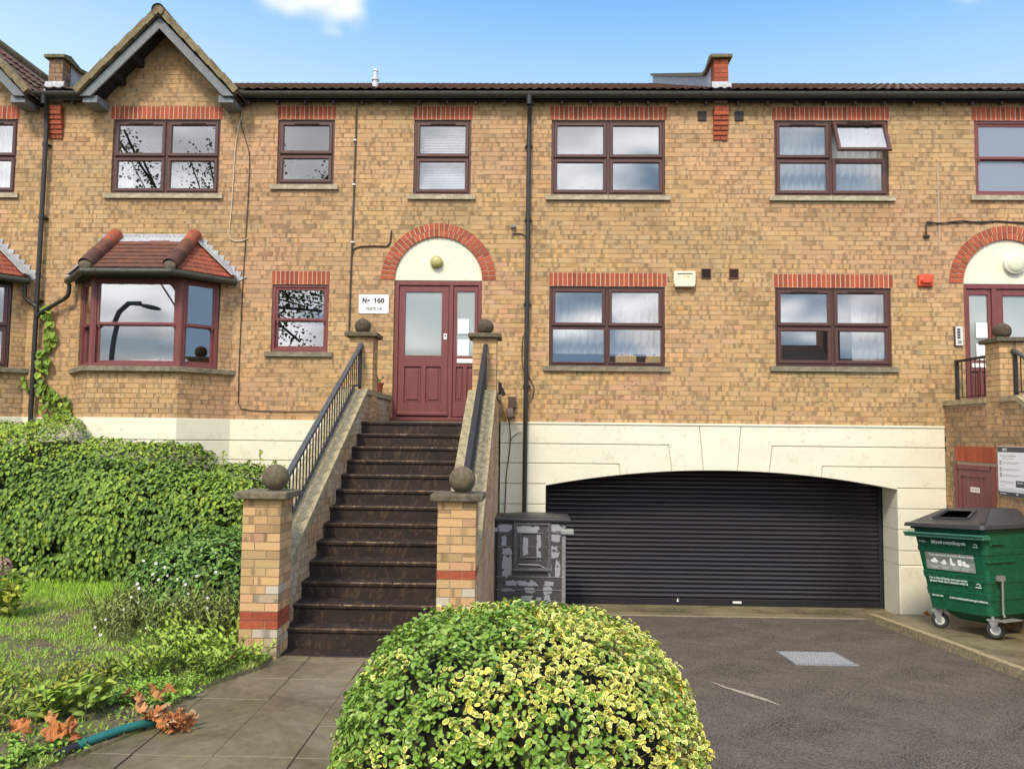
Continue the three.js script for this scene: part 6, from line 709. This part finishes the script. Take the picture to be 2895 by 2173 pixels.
{ // climber on the wall by the left downpipe
  const B = thing('climbing_plant', 'thin ivy strand climbing the wall beside the left downpipe', 'climbing plant'); const path = [[-7.5, 2.1], [-7.6, 2.5], [-7.72, 2.75], [-7.74, 3.1], [-7.66, 3.45], [-7.7, 3.7], [-7.74, 3.95]]; const m = mb(); m.tube(path.map((p) => [p[0], p[1], 0.03]), 0.007, 6); m.tube([[-7.7, 2.6, 0.03], [-7.95, 2.72, 0.03], [-8.12, 2.76, 0.03]], 0.005, 5).tube([[-7.6, 2.4, 0.03], [-7.42, 2.45, 0.03], [-7.32, 2.3, 0.03]], 0.005, 5); m.build('stem', std([0.12, 0.08, 0.05], 0.9), B); const g0 = [[0.085, 0.17, 0.025], [0.12, 0.21, 0.03]]; const geos = g0.map((c) => leafGeo(0.11, 0.1, c.map((v) => v * 0.8), c, 0.25, 0.2, 2)); const L = [];
  const put = (x, y, s) => L.push({ m: leafMatrix(new THREE.Vector3(x, y, rr(0.035, 0.09)), dirAround(new THREE.Vector3(0, 0.3, 1), 0.45), s, rr(-0.7, 0.7)), v: rnd() < 0.5 ? 0 : 1, tone: rnd(), front: true }); for (let i = 0; i < 118; i++) { const f = rnd() * (path.length - 1), k = Math.floor(f), t = f - k; const w = lerp(0.22, 0.07, clamp((lerp(path[k][1], path[k + 1][1], t) - 2.2) / 0.8)); put(lerp(path[k][0], path[k + 1][0], t) + rr(-w, w), lerp(path[k][1], path[k + 1][1], t), rr(0.6, 1.15)); } for (let i = 0; i < 22; i++) put(rr(-8.15, -7.75), 2.72 + rr(-0.1, 0.1), rr(0.5, 0.8)); for (let i = 0; i < 26; i++) put(rr(-7.6, -7.2), rr(2.15, 2.5), rr(0.5, 0.9)); scatter(B, geos, LMsoft, L, 170, (t) => [lerp(0.7, 1.5, t), lerp(0.75, 1.35, t), 1]);
}
{ // clipped shrub beside the left pier
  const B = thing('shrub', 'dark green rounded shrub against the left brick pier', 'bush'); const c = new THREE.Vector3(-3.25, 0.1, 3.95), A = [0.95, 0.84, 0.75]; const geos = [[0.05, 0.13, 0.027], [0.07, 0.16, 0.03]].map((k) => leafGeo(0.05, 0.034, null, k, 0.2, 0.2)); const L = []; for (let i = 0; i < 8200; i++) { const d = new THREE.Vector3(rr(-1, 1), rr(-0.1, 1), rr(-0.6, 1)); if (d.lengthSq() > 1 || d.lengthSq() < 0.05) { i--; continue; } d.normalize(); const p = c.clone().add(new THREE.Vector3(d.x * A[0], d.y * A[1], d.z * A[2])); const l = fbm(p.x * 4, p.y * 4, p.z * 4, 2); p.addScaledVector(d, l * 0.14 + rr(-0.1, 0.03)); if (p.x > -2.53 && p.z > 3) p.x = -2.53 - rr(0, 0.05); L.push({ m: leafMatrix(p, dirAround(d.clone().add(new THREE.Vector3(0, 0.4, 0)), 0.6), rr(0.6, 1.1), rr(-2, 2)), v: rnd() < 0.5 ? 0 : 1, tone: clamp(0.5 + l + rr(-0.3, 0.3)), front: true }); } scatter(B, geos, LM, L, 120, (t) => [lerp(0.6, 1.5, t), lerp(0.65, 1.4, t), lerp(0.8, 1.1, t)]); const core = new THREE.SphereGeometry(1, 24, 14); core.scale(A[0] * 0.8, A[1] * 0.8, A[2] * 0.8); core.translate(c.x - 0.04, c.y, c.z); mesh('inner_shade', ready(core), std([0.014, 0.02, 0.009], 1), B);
}
// leafy stems used for asters, weeds and bed plants
function plant(B, x, z, h, spread, stems, leafV, perStem, L, size, up = 0.5) { for (let s = 0; s < stems; s++) { const a = rr(0, 6.28), r = spread * Math.sqrt(rnd()); const bx = x + Math.cos(a) * r * 0.4, bz = z + Math.sin(a) * r * 0.4, tx = x + Math.cos(a) * r, tz = z + Math.sin(a) * r, hh = h * rr(0.6, 1.05); const y0 = lawnY(bx, bz); for (let k = 0; k < perStem; k++) { const f = 0.15 + 0.85 * (k + rnd() * 0.6) / perStem; const p = new THREE.Vector3(lerp(bx, tx, f * f), y0 + hh * f, lerp(bz, tz, f * f)); const da = k * 2.4 + rr(-0.4, 0.4); const n = new THREE.Vector3(Math.cos(da) * 0.8, up + rr(0, 0.5), Math.sin(da) * 0.8 + 0.25); L.push({ m: leafMatrix(p, n, rr(0.6, 1.1) * size, rr(2.2, 4.0)), v: leafV + (rnd() < 0.4 ? 1 : 0), tone: clamp(0.25 + 0.6 * f + rr(-0.2, 0.2)), front: true }); } B.stems.tube([[bx, y0, bz], [lerp(bx, tx, 0.4), y0 + hh * 0.6, lerp(bz, tz, 0.4)], [tx, y0 + hh, tz]], rr(0.0025, 0.004), 5, 4); } }
const stemM = std([0.11, 0.13, 0.04], 0.8), greenTint = (t) => [lerp(0.6, 1.6, t), lerp(0.65, 1.5, t), lerp(0.75, 1.15, t)];
{ // asters with white flowers
  const B = thing('aster_plant', 'greyish green plant with small white daisy flowers in front of dark shrub', 'flowering plant'); B.stems = mb(); const geos = [leafGeo(0.07, 0.016, null, [0.11, 0.175, 0.065], 0.2, 0.3, 2), leafGeo(0.06, 0.014, null, [0.14, 0.2, 0.075], 0.2, 0.3, 2)]; const L = []; for (let i = 0; i < 44; i++) { const x = rr(-4.1, -2.75), z = rr(4.35, 5.1); plant(B, x, z, rr(0.3, 0.62) * (x > -3.5 ? 1 : 0.85), 0.25, 7, 0, 11, L, 1, 0.3); } scatter(B, geos, LMsoft, L, 60, greenTint); B.stems.build('stem', stemM, B); delete B.stems;
  const pet = []; for (let k = 0; k < 11; k++) { const g = new THREE.CircleGeometry(0.01, 6); g.scale(0.55, 1.5, 1); g.translate(0, 0.019, 0); g.rotateX(0.2 + 0.1 * (k % 2)); g.rotateZ((k / 11) * 6.283); pet.push(ready(g)); } const eyeG = new THREE.SphereGeometry(0.008, 10, 6); eyeG.scale(1, 1, 0.6); const fg = mergeGeometries(pet); const petM = std([0.72, 0.72, 0.74], 0.6, { side: THREE.DoubleSide }), eyeM = std([0.5, 0.34, 0.05], 0.7);
  for (const [x, y, z] of [[-3.62, 0.52, 4.9], [-3.5, 0.6, 4.85], [-3.44, 0.56, 4.9], [-3.38, 0.58, 4.8], [-3.55, 0.5, 5.0], [-3.3, 0.55, 4.8], [-3.66, 0.42, 5.0], [-3.52, 0.38, 5.05], [-3.2, 0.5, 4.8], [-3.16, 0.44, 4.9], [-3.1, 0.58, 4.8], [-3.0, 0.6, 4.7], [-3.24, 0.36, 5.0], [-2.95, 0.4, 4.9], [-2.98, 0.32, 4.95], [-3.9, 0.2, 4.95], [-3.95, 0.14, 5.0], [-3.75, 0.68, 4.6], [-3.6, 0.66, 4.6], [-3.4, 0.18, 5.15], [-3.1, 0.2, 5.1], [-3.88, 0.1, 5.1], [-3.7, 0.32, 5.05], [-3.46, 0.64, 4.7]]) { const f = mesh('flower', fg, petM, B); f.position.set(x + rr(-0.03, 0.03), y + 0.02, z); f.rotation.set(rr(-0.9, 0.1), rr(-0.5, 0.5), 0); f.scale.setScalar(rr(0.36, 0.62)); const e = mesh('flower_eye', eyeG, eyeM, f); e.position.z = 0.003; }
}
function weeds(name, label, cat, spots, cols, o = {}) { const B = thing(name, label, cat); B.stems = mb(); const geos = cols.map((c, i) => leafGeo(o.len || 0.07, (o.wid || 0.026) * (1 + 0.2 * i), c.map((v) => v * 0.85), c, 0.25, 0.35, o.pointed ?? 2)); const L = []; for (const [x, z, h, sp, n, per] of spots) plant(B, x, z, h, sp, n, 0, per || 8, L, o.size || 1, o.up); scatter(B, geos, LMsoft, L, o.single ?? 60, greenTint); B.stems.build('stem', o.stem || stemM, B); delete B.stems; return B; }
{ const sp = []; for (let i = 0; i < 34; i++) { const z = rr(5.05, 6.15), x = edgeX(z) - rr(0.04, 0.75) - (z < 5.4 ? 0.3 : 0); sp.push([x, z, rr(0.12, 0.34), 0.18, 5, 9]); } weeds('weed_patch', 'light green weeds spilling over the path edge below the left pier', 'weeds', sp, [[0.1, 0.19, 0.03], [0.13, 0.22, 0.04]]); }
{ const sp = []; for (let i = 0; i < 30; i++) { const z = rr(5.9, 6.75); sp.push([edgeX(z) - rr(0.0, 0.55), z, rr(0.04, 0.1), 0.14, 6, 6]); } weeds('ground_cover', 'low bright green ground cover creeping over the path edge', 'weeds', sp, [[0.1, 0.22, 0.035], [0.13, 0.26, 0.045]], { len: 0.04, wid: 0.018 }); }
{ const sp = []; for (let i = 0; i < 9; i++) sp.push([rr(-3.25, -2.85), rr(6.55, 7.0), rr(0.14, 0.26), 0.16, 4, 5]); weeds('bed_plant', 'broad leaved light green plant in the bed above the teal hose', 'plant', sp, [[0.11, 0.2, 0.04], [0.15, 0.22, 0.04]], { len: 0.095, wid: 0.065, up: 0.9, single: 120 }); }
{ const sp = []; for (let i = 0; i < 20; i++) sp.push([rr(-4.3, -3.1), rr(6.0, 6.7), rr(0.06, 0.2), 0.16, 5, 8]); for (let i = 0; i < 14; i++) sp.push([rr(-3.9, -3.25), rr(6.7, 7.2), rr(0.1, 0.2), 0.15, 5, 7]); weeds('weed_patch', 'yellowish weeds and seedlings along the front edge of the lawn', 'weeds', sp, [[0.14, 0.18, 0.03], [0.1, 0.17, 0.03]], { len: 0.055, wid: 0.02 }); }
{ const sp = []; for (let i = 0; i < 12; i++) sp.push([rr(-3.15, -2.85), rr(7.3, 7.75), rr(0.03, 0.08), 0.1, 5, 5]); weeds('ground_cover', 'small round leaved plants at the bottom left corner by the path', 'weeds', sp, [[0.11, 0.22, 0.04], [0.09, 0.19, 0.04]], { len: 0.035, wid: 0.026 }); }
{ // hydrangea at the left edge
  const B = weeds('hydrangea', 'hydrangea with a faded pink flower head at left edge of photo', 'bush', [[-5.4, 4.2, 0.5, 0.3, 9, 7], [-5.25, 4.3, 0.4, 0.2, 6, 6], [-5.8, 4.2, 0.55, 0.3, 8, 7]], [[0.12, 0.2, 0.03], [0.17, 0.22, 0.03]], { len: 0.12, wid: 0.08, up: 0.8, single: 100 }); const m = mb(); for (let i = 0; i < 130; i++) { const d = new THREE.Vector3(rr(-1, 1), rr(-0.6, 1), rr(-1, 1)).normalize(); const g = new THREE.CircleGeometry(0.017, 5); g.lookAt(dirAround(d, 0.4)); g.translate(-5.34 + d.x * 0.13, 0.58 + d.y * 0.1, 4.36 + d.z * 0.12); m.add(g, [rr(0.8, 1.2), rr(0.8, 1.1), rr(0.8, 1.1)]); } m.build('flower_head', std([0.4, 0.27, 0.2], 0.9, { vertexColors: true, side: THREE.DoubleSide }), B);
}
{ // grass
  const tri = new THREE.BufferGeometry(); { const w = 0.0032, h = 1; const pos = [-w, 0, 0, w, 0, 0, w * 0.7, 0.5, 0.06, -w, 0, 0, w * 0.7, 0.5, 0.06, -w * 0.7, 0.5, 0.06, -w * 0.7, 0.5, 0.06, w * 0.7, 0.5, 0.06, 0, h, 0.22]; tri.setAttribute('position', new THREE.BufferAttribute(new Float32Array(pos), 3)); tri.computeVertexNormals(); } const ms = [], cs = []; const e = new THREE.Euler();
  for (let i = 0; i < 78000; i++) { const z = rr(2.2, 7.6), x = edgeX(z) - Math.pow(rnd(), 1.25) * 5.5 - 0.02; const bare = fbm(x * 1.4 + 3, z * 1.8, 7, 3) + 0.35 * (1 - clamp(Math.hypot((x + 3.8) / 0.9, (z - 5.75) / 0.28))) + 0.35 * sm(6.3, 7, z); const far = sm(3.9, 3.0, z); if (bare > 0.16 - far * -0.3 && rnd() < 0.85) continue; const h = rr(0.03, 0.065) + 0.05 * far; const m = new THREE.Matrix4().compose(new THREE.Vector3(x, lawnY(x, z) - 0.01, z), _q.setFromEuler(e.set(rr(-0.7, 0.7), rr(0, 6.28), rr(-0.7, 0.7))), new THREE.Vector3(1.5, h, h)); ms.push(m); const t = rnd(), dry = clamp(fbm(x * 2, z * 2, 3, 3) * 1.6 + 0.25) * (1 - far); cs.push([lerp(lerp(0.26, 0.38, t), 0.45, dry * 0.7), lerp(lerp(0.44, 0.6, t), 0.42, dry * 0.6), lerp(0.05, 0.14, dry)]); }
  const G = new THREE.InstancedMesh(tri, std([1, 1, 1], 0.7, { side: THREE.DoubleSide }), ms.length); G.name = 'grass'; const c = new THREE.Color(); ms.forEach((m, i) => { G.setMatrixAt(i, m); G.setColorAt(i, c.setRGB(...cs[i])); }); G.castShadow = G.receiveShadow = true; scene.add(G); tag(G, 'short patchy lawn grass between creeper hedge and flower bed', 'grass', null, 'stuff');
  const cl = leafGeo(0.018, 0.016, null, [0.09, 0.19, 0.035], 0.2, 0.2), ml = [], tl = []; for (let i = 0; i < 9000; i++) { const z = rr(3.6, 7.6), x = edgeX(z) - Math.pow(rnd(), 1.2) * 4.5; const b = fbm(x * 2.3 + 9, z * 2.3, 2, 3); if (b < 0.02 + 0.15 * sm(5.2, 4.2, z)) continue; ml.push(leafMatrix(new THREE.Vector3(x, lawnY(x, z) + rr(0.005, 0.045), z), dirAround(new THREE.Vector3(0, 1, 0.2), 0.5), rr(0.6, 1.3), rr(0, 6.28))); tl.push(rnd()); } const C = new THREE.InstancedMesh(cl, LMsoft, ml.length); C.name = 'clover'; ml.forEach((m, i) => { C.setMatrixAt(i, m); C.setColorAt(i, c.setRGB(...greenTint(tl[i]))); }); scene.add(C); tag(C, 'small leaved clover and moss mixed into the lawn', 'ground cover', null, 'stuff');
}
{ // dry fallen leaves
  const geo = (s, c) => { const NR = 6, NA = 26, k = rr(0, 20); const rad = Array.from({ length: NA }, (_, i) => { const t = (i / NA) * 2 * Math.PI; return s * (0.6 + 0.34 * Math.pow(Math.abs(Math.cos(t * 2.5)), 2.5) + rr(-0.09, 0.09)) * (1 + 0.25 * Math.cos(t)); }); const P = (r, i) => { const t = (i / NA) * 2 * Math.PI, q = (rad[i % NA] * r) / NR, x = q * Math.sin(t), y = q * Math.cos(t); return [x, y, 0.022 * fbm(x * 30 + k, y * 30, k, 3) * (r / NR) * 3 + 6 * (x * x * (c ? 1.4 : 0.3) + y * y * (c ? 0.2 : 0.9)) + 0.008 * Math.cos(t * 5) * (r / NR)]; }; const pos = []; for (let r = 0; r < NR; r++) for (let i = 0; i < NA; i++) { const A = P(r, i), B = P(r + 1, i), C = P(r + 1, i + 1), D = P(r, i + 1); pos.push(...A, ...B, ...C); if (r) pos.push(...A, ...C, ...D); } const g = new THREE.BufferGeometry(); g.setAttribute('position', new THREE.BufferAttribute(new Float32Array(pos), 3)); g.computeVertexNormals(); return ready(g); }; const gs = [geo(0.07, 1), geo(0.085, 0), geo(0.06, 1), geo(0.05, 0)]; const ms = [[0.55, 0.21, 0.06], [0.62, 0.3, 0.12], [0.42, 0.15, 0.05], [0.55, 0.33, 0.17]].map((c) => std(c, 0.8, { side: THREE.DoubleSide, map: T.grain }));
  const heap = thing('dry_leaf_heap', 'heap of crumpled orange-brown dry leaves on path at end of the hose', 'dry leaves'); const put = (P, x, y, z, s) => { const o = mesh('dry_leaf', gs[Math.floor(rnd() * 4)], ms[Math.floor(rnd() * 4)], P); o.position.set(x, y, z); o.rotation.set(rr(-2.2, 0.2), rr(0, 6.28), rr(-0.6, 0.6)); o.scale.setScalar(s); };
  for (let i = 0; i < 26; i++) { const f = rnd(); put(heap, lerp(-2.5, -2.22, f) + rr(-0.03, 0.03), rr(0.035, 0.15 - 0.08 * f), 6.97 + rr(-0.07, 0.07), rr(0.7, 1.2)); }
  const one = (x, z, s, lab) => { const o = thing('dry_leaf', lab, 'dry leaf', [0, 0, 0]); o.userData.group = 'dry leaves scattered in the bed'; put(o, x, 0.06 + lawnY(x, z), z, s); o.children[0].name = 'leaf_blade'; }; const LB = 'crisp orange-brown dry leaf lying among the plants of the front bed'; for (const [x, z, s] of [[-2.62, 6.45, 1.2], [-2.68, 6.5, 1.1], [-2.6, 6.6, 0.9], [-2.72, 6.62, 1.1], [-2.66, 6.72, 0.8], [-2.8, 6.65, 0.9], [-2.85, 7.25, 1.1], [-2.8, 7.3, 1.1], [-2.92, 7.28, 1.0], [-2.88, 7.34, 0.9], [-3.15, 7.25, 1.1], [-3.2, 7.2, 0.9], [-3.05, 7.1, 0.9], [-3.1, 7.0, 0.8], [-3.2, 6.95, 0.8], [-2.7, 5.15, 0.6], [-2.35, 5.55, 0.7], [-2.3, 5.45, 0.6], [-2.42, 5.72, 0.6], [-2.5, 5.5, 0.9], [-3.12, 7.55, 0.7], [-3.02, 7.4, 0.7]]) one(x, z, s, LB);
  const g2 = thing('dry_leaf', 'small reddish dry leaf by the shutter beside the patched bin', 'dry leaf'); put(g2, 0.7, -0.715, 0.02, 0.9); g2.children[0].name = 'leaf_blade'; const g3 = thing('dry_leaf', 'small reddish dry leaf by the wall corner near the green bin', 'dry leaf'); put(g3, 5.95, -0.62, 0.35, 0.9); g3.children[0].name = 'leaf_blade';
}
// ---------- across the street, seen in the window glass ----------
{
  const lamp = thing('street_lamp', 'curved grey street lamp across the road, seen in the bay window glass', 'street lamp', [-14.6, 0, 15.2]); mb().tube([[0, 0, 0], [0.1, 4.6, 0], [0.4, 6.0, 0], [0.85, 6.45, 0], [1.2, 6.4, 0]], 0.085, 10).build('post', M.barge, lamp); mb().add(new THREE.SphereGeometry(0.3, 16, 10).scale(1.3, 0.28, 0.6).rotateZ(-0.2).translate(1.55, 6.28, 0)).build('lamp_head', M.barge, lamp);
  for (let k = 0; k < 5; k++) { const x = -16 + k * 8.2, H = thing('terraced_house', ['pale', 'brown', 'grey', 'buff', 'cream'][k] + ' house across the street seen only in window reflections', 'house', [x, -1.25, 27]); const c = [[0.4, 0.36, 0.3], [0.25, 0.17, 0.11], [0.3, 0.29, 0.27], [0.36, 0.28, 0.18], [0.5, 0.46, 0.38]][k]; mb().box(0, 8.18, 0, 5.2, 0, 8).build('wall', std(c, 0.9), H); mb().side([[-0.3, 5.15], [4, 7.4 + (k % 2) * 0.5], [8.3, 5.15]], 0, 8.18).build('roof', M.tile, H); mb().rbox(7.4, 8.3, 5.5, 9.1, 3.4, 4.4, 0.02).rbox(7.35, 8.35, 9.1, 9.25, 3.35, 4.45, 0.02).cyl(7.6, 9.25, 3.9, 0.14, 0.12, 0.5).cyl(8.05, 9.25, 3.9, 0.14, 0.12, 0.5).build('chimney', std([0.3, 0.16, 0.1], 0.9), H); for (const [a, b] of [[1, 0.9], [4.8, 0.9], [1, 3.3], [4.8, 3.3]]) mb().box(a, a + 1.5, b, b + 1.3, -0.02, 0.03).build('window', M.upvc, H); }
}
{
  const t = thing('street_tree', 'leafy tree by the road, seen only as dark reflections in the left windows', 'tree', [-11.5, 0, 15]); const m = mb(); m.tube([[0, 0, 0], [0.1, 3, 0], [0.3, 6.5, 0]], 0.16, 10); m.build('trunk', std([0.12, 0.09, 0.06], 0.9), t); const br = mb(), L = []; const g = [leafGeo(0.105, 0.09, null, [0.06, 0.12, 0.025], 0.2, 0.2, 2)], TM = new THREE.MeshPhysicalMaterial({ vertexColors: true, roughness: 1, transmission: 0.45, thickness: 0, side: THREE.DoubleSide });
  for (let i = 0; i < 46; i++) { const lo = i > 34, e = lo ? [rr(2.4, 5.2), rr(5.2, 8), rr(-1, 1)] : [rr(-3.6, 4.2), rr(8.2, 12.8), rr(-1.6, 1.6)], b = [0.2, rr(5.0, 6.6), 0], mid = b.map((v, k) => lerp(v, e[k], 0.55) + (k === 1 ? 0.5 : rr(-0.3, 0.3))); br.tube([b, mid, e], rr(0.018, 0.05), 6, 8); for (let k = 0; k < 150; k++) { const f = rr(0.45, 1.08), p = new THREE.Vector3(...(f < 0.55 ? b.map((v, q) => lerp(v, mid[q], f / 0.55)) : mid.map((v, q) => lerp(v, e[q], (f - 0.55) / 0.45)))).add(new THREE.Vector3(rr(-0.5, 0.5), rr(-0.4, 0.4), rr(-0.5, 0.5))); L.push({ m: leafMatrix(p, dirAround(new THREE.Vector3(0, 0.5, -0.6), 0.9), rr(0.7, 1.2), rr(0, 6.28)), v: 0, tone: rnd() }); } } br.build('branch', std([0.12, 0.09, 0.06], 0.9), t); scatter(t, g, TM, L.filter((l) => { const e = l.m.elements; return e[12] > 2 || e[13] > 7.6; }), 0, greenTint); for (const c of t.children) if (c.isInstancedMesh) c.name = 'crown';
}
renderer.render(scene, camera);
